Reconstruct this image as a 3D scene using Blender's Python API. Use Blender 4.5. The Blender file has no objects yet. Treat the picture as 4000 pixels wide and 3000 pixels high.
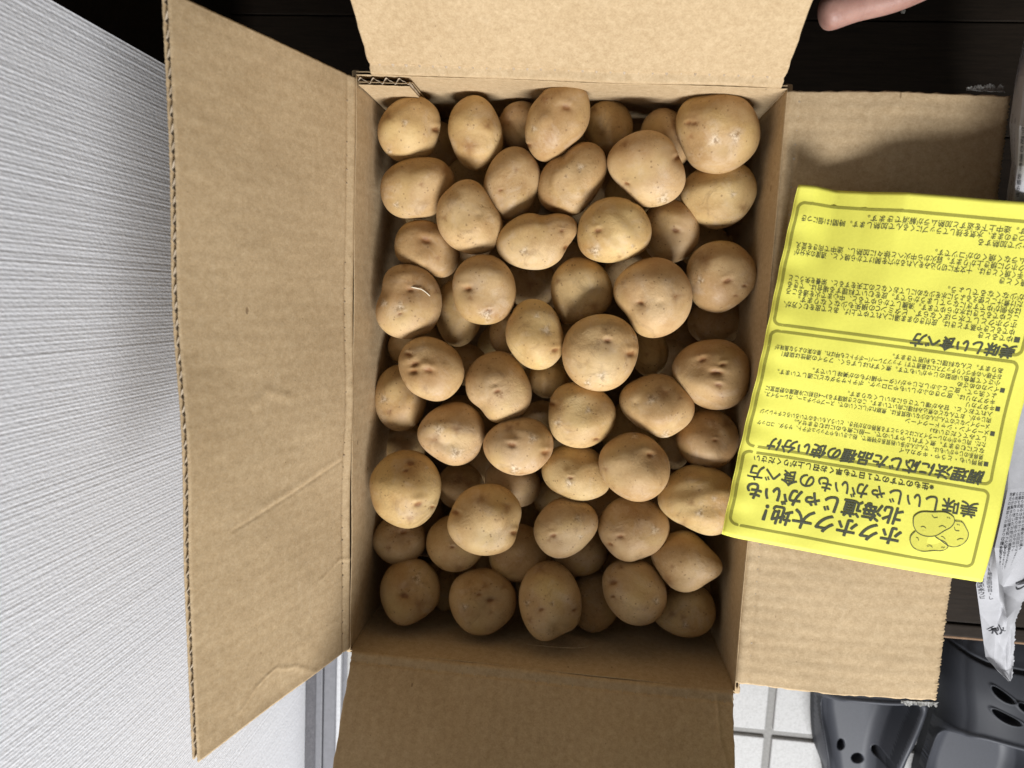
import bpy, bmesh, math, random
import numpy as np
from mathutils import Matrix, Vector, noise as mnoise

random.seed(7)
sc = bpy.context.scene
COL = sc.collection

# ------------------------------------------------------------------ camera
H = 0.19                     # height of the box rim above the wooden floor
TILE_Z = -0.12               # the tiled entrance lies one step lower
CAM = np.array([0.0167861, 0.0579788, 0.4504642 + H])
RV = np.array([-0.11894185, 0.09574281, 0.05255171])
FPX = 2750.0                 # focal length in pixels of the 4000 x 3000 photograph


def rot_from(r):
    a = np.linalg.norm(r)
    k = r / a
    K = np.array([[0, -k[2], k[1]], [k[2], 0, -k[0]], [-k[1], k[0], 0]])
    return np.eye(3) + math.sin(a) * K + (1 - math.cos(a)) * K @ K


RC = rot_from(RV)
cam_d = bpy.data.cameras.new("camera")
cam_d.sensor_width = 36.0
cam_d.lens = FPX / 4000 * 36.0
cam_d.clip_start = 0.01
cam_d.clip_end = 50
cam_d.dof.use_dof = True
cam_d.dof.focus_distance = 0.485
cam_d.dof.aperture_fstop = 9.0
cam = bpy.data.objects.new("camera", cam_d)
COL.objects.link(cam)
M4 = Matrix([[*RC[i], CAM[i]] for i in range(3)] + [[0, 0, 0, 1]])
cam.matrix_world = M4
sc.camera = cam

# ------------------------------------------------------------------ light
world = bpy.data.worlds.new("World")
sc.world = world
world.use_nodes = True
bg = world.node_tree.nodes["Background"]
bg.inputs[0].default_value = (1.0, 0.96, 0.90, 1)
bg.inputs[1].default_value = 0.125


def area(name, loc, target, sx, sy, power, color):
    d = bpy.data.lights.new(name, 'AREA')
    d.shape = 'RECTANGLE'
    d.size, d.size_y = sx, sy
    d.energy = power
    d.color = color
    o = bpy.data.objects.new(name, d)
    COL.objects.link(o)
    o.location = loc
    v = Vector(target) - Vector(loc)
    o.rotation_euler = v.to_track_quat('-Z', 'Y').to_euler()
    return o


# daylight through the glazed entrance door, beyond the lower edge of the photograph
area("door_window_light", (0.40, -1.60, 1.24), (0.0, 0.0, 0.15), 1.15, 0.40, 71, (0.985, 0.99, 1.0))

sc.view_settings.view_transform = 'Standard'
sc.view_settings.look = 'None'
sc.view_settings.exposure = 0.0
sc.view_settings.gamma = 1.0
sc.view_settings.use_curve_mapping = False
sc.cycles.max_bounces = 5
sc.cycles.diffuse_bounces = 3
sc.cycles.use_denoising = True


# ------------------------------------------------------------------ helpers
def un(px, py, z):
    """point of the place seen at a pixel of the photograph, at height z"""
    d = RC @ np.array([(px - 2000) / FPX, -(py - 1500) / FPX, -1.0])
    return CAM + d * ((z - CAM[2]) / d[2])


def mesh_obj(name, verts, faces, mat, parent=None, smooth=True):
    me = bpy.data.meshes.new(name)
    me.from_pydata([tuple(map(float, v)) for v in verts], [], [tuple(map(int, f)) for f in faces])
    if smooth:
        me.polygons.foreach_set("use_smooth", [True] * len(me.polygons))
    if mat:
        me.materials.append(mat)
    me.update()
    o = bpy.data.objects.new(name, me)
    COL.objects.link(o)
    if parent:
        o.parent = parent
    return o


def empty(name, loc=(0, 0, 0)):
    o = bpy.data.objects.new(name, None)
    o.empty_display_size = 0.02
    COL.objects.link(o)
    o.location = loc
    return o


def put_under(child, parent):
    child.parent = parent
    child.matrix_parent_inverse = Matrix.Translation(-Vector(parent.location))


def tag(o, label=None, cat=None, group=None, kind=None):
    if label: o["label"] = label
    if cat: o["category"] = cat
    if group: o["group"] = group
    if kind: o["kind"] = kind
    return o


def boxm(name, x0, x1, y0, y1, z0, z1, mat, parent=None, bevel=0.0, seg=2):
    bm = bmesh.new()
    bmesh.ops.create_cube(bm, size=1)
    for v in bm.verts:
        v.co = ((x0 + x1) / 2 + v.co.x * (x1 - x0), (y0 + y1) / 2 + v.co.y * (y1 - y0), (z0 + z1) / 2 + v.co.z * (z1 - z0))
    if bevel:
        bmesh.ops.bevel(bm, geom=bm.edges[:], offset=bevel, segments=seg, affect='EDGES', profile=0.5)
    me = bpy.data.meshes.new(name)
    bm.to_mesh(me)
    bm.free()
    me.materials.append(mat)
    o = bpy.data.objects.new(name, me)
    COL.objects.link(o)
    if parent: o.parent = parent
    return o


class NT:
    """small material builder"""

    def __init__(self, name):
        self.m = bpy.data.materials.new(name)
        self.m.use_nodes = True
        self.t = self.m.node_tree
        self.b = self.t.nodes["Principled BSDF"]

    def n(self, typ, **kw):
        nd = self.t.nodes.new(typ)
        for k, v in kw.items():
            if k.startswith("i_"):
                nd.inputs[k[2:].replace("_", " ")].default_value = v
            else:
                setattr(nd, k, v)
        return nd

    def l(self, a, b):
        self.t.links.new(a, b)

    def ramp(self, src, stops):
        r = self.n('ShaderNodeValToRGB')
        el = r.color_ramp.elements
        el[0].position, el[0].color = stops[0][0], (*stops[0][1], 1)
        el[1].position, el[1].color = stops[-1][0], (*stops[-1][1], 1)
        for p, c in stops[1:-1]:
            e = el.new(p)
            e.color = (*c, 1)
        self.l(src, r.inputs[0])
        return r.outputs[0]

    def mix(self, fac, a, b, mode='MIX'):
        m = self.n('ShaderNodeMix', data_type='RGBA', blend_type=mode)
        for s, v in ((0, fac), (6, a), (7, b)):
            if isinstance(v, bpy.types.NodeSocket):
                self.l(v, m.inputs[s])
            elif s == 0:
                m.inputs[0].default_value = v
            else:
                m.inputs[s].default_value = (*v, 1)
        return m.outputs[2]

    def math(self, op, a, b=0.0, clamp=False):
        m = self.n('ShaderNodeMath', operation=op, use_clamp=clamp)
        for i, v in enumerate((a, b)):
            if isinstance(v, bpy.types.NodeSocket):
                self.l(v, m.inputs[i])
            else:
                m.inputs[i].default_value = v
        return m.outputs[0]

    def coords(self, kind='Object', scale=(1, 1, 1)):
        tc = self.n('ShaderNodeTexCoord')
        mp = self.n('ShaderNodeMapping')
        mp.inputs['Scale'].default_value = scale
        self.l(tc.outputs[kind], mp.inputs['Vector'])
        return mp.outputs[0]

    def noise(self, vec, scale, detail=3.0, rough=0.55, dist=0.0):
        n = self.n('ShaderNodeTexNoise')
        self.l(vec, n.inputs['Vector'])
        n.inputs['Scale'].default_value = scale
        n.inputs['Detail'].default_value = detail
        n.inputs['Roughness'].default_value = rough
        n.inputs['Distortion'].default_value = dist
        return n.outputs['Fac']

    def vor(self, vec, scale, feature='F1'):
        n = self.n('ShaderNodeTexVoronoi', feature=feature)
        self.l(vec, n.inputs['Vector'])
        n.inputs['Scale'].default_value = scale
        return n.outputs['Distance']

    def bump(self, h, strength, dist, prev=None):
        b = self.n('ShaderNodeBump')
        b.inputs['Strength'].default_value = strength
        b.inputs['Distance'].default_value = dist
        self.l(h, b.inputs['Height'])
        if prev is not None:
            self.l(prev, b.inputs['Normal'])
        return b.outputs['Normal']

    def done(self, color=None, rough=0.6, normal=None, spec=0.3, metal=0.0):
        for s, v in (('Base Color', color), ('Roughness', rough), ('Normal', normal), ('Specular IOR Level', spec), ('Metallic', metal)):
            if v is None: continue
            if isinstance(v, bpy.types.NodeSocket):
                self.l(v, self.b.inputs[s])
            elif isinstance(v, tuple):
                self.b.inputs[s].default_value = (*v, 1)
            else:
                self.b.inputs[s].default_value = v
        return self.m


# ------------------------------------------------------------------ materials
def m_kraft():
    k = NT("kraft_board")
    v = k.coords('Object')
    big = k.noise(v, 14, 4, 0.6)
    mid = k.noise(v, 260, 4, 0.7)
    vs = k.coords('Object', (900, 900, 900))
    fine = k.noise(vs, 1.0, 3, 0.7)
    c = k.ramp(big, [(0.25, (0.395, 0.286, 0.152)), (0.75, (0.515, 0.388, 0.225))])
    c = k.mix(0.5, c, k.ramp(mid, [(0.3, (0.36, 0.245, 0.13)), (0.5, (0.5, 0.365, 0.215)), (0.72, (0.65, 0.505, 0.32))]))
    c = k.mix(0.22, c, k.ramp(fine, [(0.3, (0.27, 0.17, 0.085)), (0.7, (0.72, 0.56, 0.37))]))
    st = k.math('MULTIPLY', k.math('SUBTRACT', k.noise(v, 22, 6, 0.7, 1.0), 0.52), 4.0, True)
    c = k.mix(k.math('MULTIPLY', st, 0.22), c, (0.30, 0.19, 0.09))
    sf_ = k.math('MULTIPLY', k.math('SUBTRACT', k.noise(k.coords('Object', (1, 0.25, 1)), 55, 6, 0.75, 0.6), 0.60), 6.0, True)
    c = k.mix(k.math('MULTIPLY', sf_, 0.30), c, (0.66, 0.53, 0.36))
    fb = k.vor(k.coords('Object', (1, 0.28, 0.5)), 95)
    fbm = k.math('MULTIPLY', k.math('LESS_THAN', fb, 0.055), k.math('GREATER_THAN', k.noise(v, 34, 2), 0.52))
    c = k.mix(k.math('MULTIPLY', fbm, 0.6), c, (0.15, 0.09, 0.045))
    # dark fibres and specks in the pulp
    sp = k.vor(k.coords('Object', (1, 1, 1)), 150)
    dots = k.math('LESS_THAN', sp, 0.055)
    msk = k.math('GREATER_THAN', k.noise(v, 60, 1), 0.56)
    c = k.mix(k.math('MULTIPLY', k.math('MULTIPLY', dots, msk), 0.55), c, (0.12, 0.07, 0.035))
    n1 = k.bump(k.noise(v, 30, 2), 0.35, 0.004)
    n2 = k.bump(mid, 0.25, 0.0008, n1)
    n3 = k.bump(fine, 0.22, 0.0003, n2)
    return k.done(c, 0.78, n3, 0.22)


def m_flute():
    k = NT("flute_paper")
    v = k.coords('Object')
    c = k.ramp(k.noise(v, 300, 2), [(0.3, (0.36, 0.28, 0.19)), (0.7, (0.55, 0.46, 0.35))])
    return k.done(c, 0.85, None, 0.1)


def m_potato():
    k = NT("potato_skin")
    v0 = k.coords('Object')
    oi = k.n('ShaderNodeObjectInfo')
    add = k.n('ShaderNodeVectorMath', operation='ADD')
    k.l(v0, add.inputs[0])
    sc_ = k.n('ShaderNodeVectorMath', operation='SCALE')
    k.l(oi.outputs['Location'], sc_.inputs[0])
    sc_.inputs['Scale'].default_value = 9.0
    k.l(sc_.outputs[0], add.inputs[1])
    v = add.outputs[0]
    big = k.noise(v, 38, 3, 0.55)
    base = k.ramp(big, [(0.26, (0.405, 0.235, 0.092)), (0.5, (0.530, 0.358, 0.168)), (0.74, (0.640, 0.475, 0.255))])
    tint = k.ramp(oi.outputs['Random'], [(0.0, (0.80, 0.73, 0.66)), (0.3, (0.98, 0.95, 0.92)), (0.55, (1.06, 1.05, 0.90)), (0.8, (1.0, 0.96, 1.0)), (1.0, (0.86, 0.82, 0.80))])
    base = k.mix(1.0, base, tint, 'MULTIPLY')
    grain = k.noise(v, 560, 4, 0.7)
    base = k.mix(0.13, base, k.ramp(grain, [(0.3, (0.25, 0.14, 0.05)), (0.7, (0.72, 0.56, 0.34))]))
    # yellow flesh shining through thin skin
    yel = k.math('MULTIPLY', k.math('SUBTRACT', k.noise(v, 30, 2, 0.5, 0.3), 0.54), 4.0, True)
    base = k.mix(k.math('MULTIPLY', yel, 0.38), base, (0.62, 0.455, 0.155))
    # dusty pale, slightly mauve skin
    pat = k.math('MULTIPLY', k.math('SUBTRACT', k.noise(v, 62, 6, 0.68, 0.5), 0.52), 4.0, True)
    base = k.mix(k.math('MULTIPLY', pat, 0.58), base, (0.60, 0.468, 0.335))
    # soil smears
    sc2 = k.math('MULTIPLY', k.math('SUBTRACT', k.noise(v, 50, 8, 0.75, 1.2), 0.545), 7.0, True)
    base = k.mix(k.math('MULTIPLY', sc2, 0.50), base, (0.235, 0.135, 0.058))
    # fine skin netting
    ed = k.vor(v, 420, 'DISTANCE_TO_EDGE')
    net = k.math('MULTIPLY', k.math('LESS_THAN', ed, 0.045), k.math('GREATER_THAN', k.noise(v, 48, 3), 0.52))
    base = k.mix(k.math('MULTIPLY', net, 0.16), base, (0.27, 0.165, 0.075))
    # lenticels
    d1 = k.vor(v, 300)
    m1 = k.math('MULTIPLY', k.math('LESS_THAN', d1, 0.21), k.math('GREATER_THAN', k.noise(v, 130, 2), 0.55))
    base = k.mix(k.math('MULTIPLY', m1, 0.55), base, (0.20, 0.112, 0.045))
    # eyes and scars, stored on the surface
    at = k.n('ShaderNodeAttribute', attribute_name="eye")
    eyec = k.mix(k.noise(v, 300, 3), (0.105, 0.040, 0.014), (0.33, 0.150, 0.050))
    base = k.mix(at.outputs['Fac'], base, eyec)
    at2 = k.n('ShaderNodeAttribute', attribute_name="scar")
    scc = k.mix(k.ramp(k.noise(v, 380, 4, 0.7), [(0.42, (0, 0, 0)), (0.58, (1, 1, 1))]), (0.20, 0.125, 0.062), (0.66, 0.53, 0.37))
    base = k.mix(k.math('MULTIPLY', at2.outputs['Fac'], 0.85), base, scc)
    wr = k.noise(v, 190, 5, 0.75, 0.6)
    wrm = k.math('MULTIPLY', wr, k.ramp(k.noise(v, 35, 2), [(0.45, (0.10, 0.10, 0.10)), (0.62, (1, 1, 1))]))
    n1 = k.bump(wrm, 0.55, 0.0013)
    n2 = k.bump(grain, 0.20, 0.0003, n1)
    n3 = k.bump(k.math('SUBTRACT', 1.0, k.math('MULTIPLY', net, 0.6)), 0.25, 0.0004, n2)
    return k.done(base, k.ramp(big, [(0.3, (0.47,) * 3), (0.7, (0.62,) * 3)]), n3, 0.30)


def m_wallpaper():
    k = NT("ribbed_wall_fabric")
    v = k.coords('Object')
    vs = k.coords('Object', (1, 1, 0.35))
    fine = k.noise(vs, 900, 3, 0.7)
    c = k.ramp(k.noise(v, 350, 3, 0.7), [(0.3, (0.72, 0.732, 0.77)), (0.7, (0.84, 0.85, 0.88))])
    knit = k.vor(k.coords('Object', (1, 0.75, 0.55)), 640)
    n = k.bump(fine, 0.14, 0.0004)
    n = k.bump(knit, 0.30, 0.0005, n)
    return k.done(c, 0.9, n, 0.12)


def m_wood():
    k = NT("dark_stained_wood")
    v = k.coords('Object', (6, 90, 90))
    g = k.noise(v, 4, 5, 0.7, 0.5)
    c = k.ramp(g, [(0.25, (0.011, 0.008, 0.0055)), (0.75, (0.026, 0.018, 0.012))])
    n = k.bump(g, 0.35, 0.0006)
    sc_ = k.noise(k.coords('Object'), 70, 4, 0.7)
    return k.done(c, k.ramp(sc_, [(0.3, (0.55,) * 3), (0.7, (0.75,) * 3)]), n, 0.16)


def m_edgewood():
    k = NT("highlit_step_edge_wood")
    g = k.noise(k.coords('Object', (12, 200, 200)), 6, 4, 0.7)
    c = k.ramp(g, [(0.3, (0.10, 0.055, 0.03)), (0.7, (0.32, 0.19, 0.10))])  # lighter brown stands in for light caught on the step edge
    return k.done(c, 0.45, None, 0.4)


def m_tile():
    k = NT("speckled_porcelain")
    v = k.coords('Object')
    geo = k.n('ShaderNodeNewGeometry')
    f = k.noise(geo.outputs['Position'], 420, 4, 0.75)
    c = k.ramp(f, [(0.25, (0.29, 0.287, 0.28)), (0.5, (0.40, 0.397, 0.39)), (0.75, (0.45, 0.448, 0.445))])
    p = k.vor(geo.outputs['Position'], 330)
    msk = k.math('MULTIPLY', k.math('LESS_THAN', p, 0.20), k.math('GREATER_THAN', k.noise(geo.outputs['Position'], 120, 2), 0.5))
    c = k.mix(k.math('MULTIPLY', msk, 0.4), c, (0.25, 0.24, 0.22))
    n = k.bump(f, 0.3, 0.0006)
    return k.done(c, 0.55, n, 0.35)


def m_plain(name, col, rough=0.6, spec=0.3, metal=0.0, nscale=None, nstr=0.2, ndist=0.0005, var=0.12):
    k = NT(name)
    v = k.coords('Object')
    f = k.noise(v, nscale or 120, 4, 0.65)
    c = k.ramp(f, [(0.28, tuple(x * (1 - var) for x in col)), (0.72, tuple(min(1, x * (1 + var)) for x in col))])
    return k.done(c, rough, k.bump(f, nstr, ndist), spec, metal)


KRAFT = m_kraft()
FLUTE = m_flute()
POTATO = m_potato()
WALLM = m_wallpaper()
WOOD = m_wood()
EDGEW = m_edgewood()
TILE = m_tile()
GROUT = m_plain("grout", (0.25, 0.245, 0.235), 0.9, 0.1, 0, 300, 0.4)
ALU = m_plain("brushed_aluminium", (0.165, 0.165, 0.178), 0.5, 0.4, 0.0, 200, 0.1)
ALU_L = m_plain("bare_aluminium_lip", (0.48, 0.485, 0.50), 0.42, 0.4, 0.0, 200, 0.1)
STONE = m_plain("dark_granite_strip", (0.10, 0.097, 0.105), 0.7, 0.3, 0, 700, 0.5, 0.0006, 0.5)
RUBBER = m_plain("charcoal_foam", (0.028, 0.030, 0.036), 0.58, 0.26, 0, 900, 0.10, 0.0003, 0.1)
RUBBER_L = m_plain("charcoal_foam_lit", (0.052, 0.055, 0.065), 0.50, 0.32, 0, 700, 0.08, 0.0003, 0.1)  # lighter base paints in the glancing highlight on the rim; footbed shares it
PAPER = m_plain("yellow_leaflet_paper", (0.765, 0.735, 0.115), 0.62, 0.3, 0, 600, 0.12, 0.0004, 0.035)
INK = m_plain("black_print", (0.075, 0.080, 0.050), 0.7, 0.2, 0, 900, 0.02, 0.0001, 0.15)
OLIVE = m_plain("olive_print", (0.30, 0.285, 0.045), 0.7, 0.2, 0, 1500, 0.02, 0.0001, 0.12)
TINT = m_plain("grey_yellow_print_tint", (0.64, 0.61, 0.10), 0.7, 0.2, 0, 1800, 0.02, 0.0001, 0.10)
NEWS = m_plain("newsprint", (0.37, 0.37, 0.385), 0.85, 0.1, 0, 90, 0.35, 0.0012, 0.07)
NEWSINK = m_plain("newspaper_ink", (0.055, 0.055, 0.06), 0.85, 0.1, 0, 900, 0.05)
TAPE = m_plain("torn_packing_tape", (0.20, 0.195, 0.18), 0.4, 0.5, 0, 500, 0.8, 0.001, 0.35)
SKIN = NT("skin")
_v = SKIN.coords('Object')
_c = SKIN.ramp(SKIN.noise(_v, 60, 4, 0.6), [(0.3, (0.27, 0.135, 0.105)), (0.7, (0.42, 0.245, 0.195))])
_n = SKIN.bump(SKIN.noise(SKIN.coords('Object', (1, 0.35, 1)), 420, 4, 0.7), 0.5, 0.0007)
SKIN.b.inputs['Subsurface Weight'].default_value = 0.15
SKIN.b.inputs['Subsurface Radius'].default_value = (0.01, 0.004, 0.002)
SKIN.b.inputs['Subsurface Scale'].default_value = 0.3
SKINM = SKIN.done(_c, 0.45, _n, 0.4)
CRUMB = m_plain("pale_crumb", (0.62, 0.60, 0.55), 0.8, 0.2)

# ------------------------------------------------------------------ setting: wooden floor, step, tiles, wall
Y_STEP = -0.2265
wf = boxm("wooden_floor", -1.6, 1.8, Y_STEP + 0.012, 1.6, -0.030, -0.0200, WOOD)
tag(wf, kind="structure")
jy = un(3500, 82, 0.0)[1]
pw = 0.0905
edges = [jy + pw * k for k in range(-12, 14)]
edges = [e for e in edges if e > Y_STEP + 0.05] + []
ys = [Y_STEP + 0.0135] + edges
for a_, b_ in zip(ys[:-1], ys[1:]):
    for (xa, xb) in ((-1.5, 0.62), (0.622, 1.7)):
        o = boxm("plank", xa, xb, a_ + 0.0006, b_ - 0.0006, -0.0196, 0.0, WOOD, None, 0.0009, 2)
        put_under(o, wf)
o = boxm("step_nosing", -1.5, 1.7, Y_STEP, Y_STEP + 0.0128, -0.055, 0.0004, WOOD, None, 0.002, 3)
put_under(o, wf)
# thin lip of the nosing, its edge highlight painted as lighter wood
o = boxm("nosing_edge", -1.5, 1.7, Y_STEP - 0.0022, Y_STEP + 0.0004, -0.012, -0.0012, EDGEW, None, 0.0008, 2)
put_under(o, wf)
o = boxm("step_riser", -1.5, 1.7, Y_STEP + 0.014, Y_STEP + 0.03, TILE_Z - 0.01, -0.031, WOOD)
put_under(o, wf)

tf = boxm("tile_floor", -0.6, 1.6, -1.6, Y_STEP + 0.03, TILE_Z - 0.03, TILE_Z - 0.0035, GROUT)
tag(tf, kind="structure")
g = un(3003, 2868, TILE_Z)
TS, GW = 0.100, 0.0085
tile0 = boxm("tile", -(TS - GW) / 2, (TS - GW) / 2, -(TS - GW) / 2, (TS - GW) / 2, -0.012, 0.0, TILE, None, 0.0016, 3)
first = True
WALL_X = -0.283
for i in range(-6, 7):
    for j in range(-8, 3):
        cx, cy = g[0] + (i + 0.5) * TS, g[1] + (j + 0.5) * TS
        if cx < WALL_X + 0.02 or cy > Y_STEP + 0.06 or cy < -1.0:
            continue
        o = tile0 if first else tile0.copy()
        if not first: COL.objects.link(o)
        first = False
        o.location = (cx, cy, TILE_Z + random.uniform(-0.0003, 0.0003))
        o.rotation_euler = (random.uniform(-.003, .003), random.uniform(-.003, .003), 0)
        o.parent = tf

# ribbed fabric wall on the left, rising towards the camera
WY0, WY1 = -1.15, un(400, 135, 0.20)[1]
WY1 = un(640, 265, 0.145)[1]


def build_wall():
    step = 0.00068
    YA = -1.0
    ny = int((WY1 - YA) / step)
    yy = np.linspace(YA, WY1, ny)
    zz = np.linspace(TILE_Z + 0.001, 0.62, 110)
    Y, Z = np.meshgrid(yy, zz, indexing='ij')
    rng = np.random.RandomState(3)
    per = 0.0024
    ph = Y / per
    # irregular rib spacing and slubs
    nr = int((WY1 - YA) / per) + 4
    amp = rng.uniform(0.75, 1.15, nr)
    off = rng.uniform(-0.16, 0.16, nr)
    idx = np.clip(((Y - YA) / per).astype(int), 0, nr - 1)
    fr = ((Y - YA) / per) % 1.0
    rib = np.clip(np.sin(np.pi * np.clip(fr + off[idx] * np.sin(np.pi * fr), 0, 1)), 0, 1) ** 0.55
    sl = np.interp(Z.ravel(), np.linspace(TILE_Z, 0.62, 260), rng.rand(260)).reshape(Z.shape)
    tbl = rng.rand(nr, 300)
    zi = np.clip((Z - TILE_Z) / 0.75 * 299, 0, 298.99)
    z0 = zi.astype(int)
    f = zi - z0
    slub = tbl[idx, z0] * (1 - f) + tbl[idx, z0 + 1] * f
    X = WALL_X + rib * amp[idx] * 0.00034 + (slub - 0.5) * 0.00014 * rib
    V = np.stack([X, Y, Z], -1).reshape(-1, 3)
    n, m = X.shape
    a = np.arange(n * m).reshape(n, m)
    F = np.stack([a[:-1, :-1], a[1:, :-1], a[1:, 1:], a[:-1, 1:]], -1).reshape(-1, 4)
    me = bpy.data.meshes.new("wall")
    me.vertices.add(len(V))
    me.vertices.foreach_set("co", V.ravel())
    me.loops.add(F.size)
    me.loops.foreach_set("vertex_index", F.ravel())
    me.polygons.add(len(F))
    me.polygons.foreach_set("loop_start", np.arange(0, F.size, 4))
    me.polygons.foreach_set("use_smooth", np.ones(len(F), bool))
    me.materials.append(WALLM)
    me.update()
    me.validate()
    o = bpy.data.objects.new("wall", me)
    COL.objects.link(o)
    return o


wall = build_wall()
tag(wall, "pale grey ribbed fabric wall rising along the left side", "wall")
core = boxm("wall_core", WALL_X - 0.10, WALL_X - 0.0008, -1.2, WY1 - 0.0002, TILE_Z - 0.03, 0.62, WALLM, wall)
post = boxm("door_post", WALL_X - 0.12, WALL_X - 0.030, WY1 + 0.001, WY1 + 0.30, -0.0198, 0.62, WOOD, None, 0.003, 2)
tag(post, "dark stained wooden post at the end of the fabric wall", "post")

# metal floor rail between wall foot and tiles
rail = empty("floor_rail", (WALL_X + 0.02, -0.6, TILE_Z))
tag(rail, "grey aluminium floor rail between fabric wall and white tiles", "rail")
for nm, xa, xb, zt, mt in (("stone_strip", 0.0012, 0.0140, 0.002, STONE), ("inner_track", 0.0145, 0.0222, 0.0050, ALU),
                           ("track_plate", 0.0236, 0.0400, 0.0035, ALU), ("track_lip", 0.0405, 0.0452, 0.0085, ALU_L),
                           ("outer_flange", 0.0456, 0.0505, 0.0022, ALU)):
    o = boxm(nm, WALL_X + xa, WALL_X + xb, -1.1, Y_STEP - 0.004, TILE_Z - 0.014, TILE_Z + zt, mt, None, 0.0007, 2)
    put_under(o, rail)

# ------------------------------------------------------------------ the cardboard box
rimTL, rimTR, rimBR, rimBL = [un(px, py, H) for px, py in ((1392, 293), (3074, 349), (2871, 2698), (1369, 2537))]
box = empty("cardboard_box", (0, 0, 0))
tag(box, "open brown corrugated cardboard box full of potatoes on the dark floor", "box")
T = 0.0046
LIN = 0.0005


def grid_faces(n, m, base=0, flip=False):
    a = np.arange(n * m).reshape(n, m) + base
    F = np.stack([a[:-1, :-1], a[1:, :-1], a[1:, 1:], a[:-1, 1:]], -1).reshape(-1, 4)
    return F[:, ::-1] if flip else F


def slab(A, B):
    """closed thin sheet between two point grids of the same shape"""
    n, m = A.shape[:2]
    V = np.concatenate([A.reshape(-1, 3), B.reshape(-1, 3)])
    F = [grid_faces(n, m), grid_faces(n, m, n * m, True)]
    a = np.arange(n * m).reshape(n, m)
    for e in (a[0, :], a[-1, ::-1], a[::-1, 0], a[:, -1]):
        F.append(np.stack([e[:-1], e[1:], e[1:] + n * m, e[:-1] + n * m], -1))
    return V, np.concatenate(F)


def panel(name, p0, p1, down, length, n_out, disp, ns=260, nt=26, trim=(0, 0), serr=0.0004, parent=None, seed=0, flute=True, curl=None, taper=0.0):
    """corrugated panel: hinge line p0-p1, going `length` along `down`; n_out points away from the inner face"""
    rng = np.random.RandomState(seed)
    L = np.linalg.norm(p1 - p0)
    s = np.linspace(trim[0], L - trim[1], ns)
    t = np.linspace(0, 1, nt) ** 1.0 * length
    if nt > 14:
        t = np.concatenate([np.linspace(0, 0.012, 13), np.linspace(0.012, length, nt - 12)[1:]])
    S, Tt = np.meshgrid(s, t, indexing='ij')
    jag = (rng.rand(ns) - 0.5) * 2 * serr + serr * 0.8 * np.sign(np.sin(s / 0.0021 * 6.283))
    Tj = Tt + jag[:, None] * np.clip((Tt - length + 0.004) / 0.004, 0, 1)
    jag2 = (rng.rand(len(t)) - 0.5) * serr * 2
    sgn = np.where(np.arange(ns) < 1, -1.0, np.where(np.arange(ns) >= ns - 1, 1.0, 0.0))
    Sj = S + sgn[:, None] * jag2[None, :]
    Sj = L / 2 + (Sj - L / 2) * (1 - taper * Tj / length)
    u = (p1 - p0) / L
    P = p0 + Sj[..., None] * u + Tj[..., None] * down
    d = disp(S, Tt) if disp else np.zeros_like(S)
    P = P - d[..., None] * n_out
    if curl is not None:
        P = P + curl(S, Tt)
    V1, F1 = slab(P + n_out * LIN, P)
    crush = 1.0 - 0.55 * np.exp(-(Tt / 0.004) ** 2)          # crushed along the score line
    O1 = P + n_out * (T - LIN) * crush[..., None]
    V2, F2 = slab(P + n_out * T * crush[..., None], O1)
    o = mesh_obj(name, np.concatenate([V1, V2]), np.concatenate([F1, F2 + len(V1)]), KRAFT, parent)
    if flute:
        per = 0.0083
        nf = int(L / per * 10)
        sf = np.linspace(trim[0] + 0.0005, L - trim[1] - 0.0005, nf)
        tf_ = np.linspace(0.006, length - 0.0006, 14)
        ii = np.clip(np.searchsorted(s, sf), 1, ns - 1)
        w = ((sf - s[ii - 1]) / (s[ii] - s[ii - 1]))[:, None, None]
        jj = np.clip(np.searchsorted(t, tf_), 1, len(t) - 1)
        wt = ((tf_ - t[jj - 1]) / (t[jj] - t[jj - 1]))[None, :, None]
        def samp(G):
            a = G[ii - 1][:, jj - 1] * (1 - w) + G[ii][:, jj - 1] * w
            b = G[ii - 1][:, jj] * (1 - w) + G[ii][:, jj] * w
            return a * (1 - wt) + b * wt
        inn, out = samp(P + n_out * LIN), samp(O1)
        wob = np.cumsum(rng.randn(nf)) * 0.02
        ph = 0.5 + 0.47 * np.sin(sf / per * 6.2832 + wob + 0.5 * np.sin(sf / per * 6.2832))
        G = inn + (out - inn) * ph[:, None, None]
        nrm = n_out * 0.00016
        V, F = slab(G + nrm, G - nrm)
        fo = mesh_obj("fluting", V, F, FLUTE, o)
    return o


def crease(S, Tt, pts, width, height):
    """raised crease along a polyline of (s, t) points"""
    d = np.full(S.shape, 9.0)
    for (a0, b0), (a1, b1) in zip(pts[:-1], pts[1:]):
        ax, ay = a1 - a0, b1 - b0
        q = np.clip(((S - a0) * ax + (Tt - b0) * ay) / (ax * ax + ay * ay), 0, 1)
        d = np.minimum(d, np.hypot(S - a0 - q * ax, Tt - b0 - q * ay))
    return height * np.exp(-(d / width) ** 2)


def wobble(S, Tt, seed, amp, sc1=18.0):
    out = np.zeros_like(S)
    rng = np.random.RandomState(seed)
    for k in range(7):
        a, b, p = rng.uniform(-1, 1) * sc1 * 2, rng.uniform(-1, 1) * sc1 * 2, rng.uniform(0, 6.28)
        out += np.sin(S * a * 2 + Tt * b * 2 + p)
    return out * amp / 4


def score(S, Tt, seed):
    rng = np.random.RandomState(seed)
    ker = np.interp(S[:, 0], np.linspace(0, 0.4, 60), rng.uniform(0.6, 1.2, 60))[:, None]
    return ker * (0.0011 * np.exp(-((Tt - 0.0030) / 0.0020) ** 2) - 0.0008 * np.exp(-((Tt - 0.0078) / 0.0011) ** 2) - 0.0007 * np.exp(-((Tt - 0.0) / 0.0008) ** 2))


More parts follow.
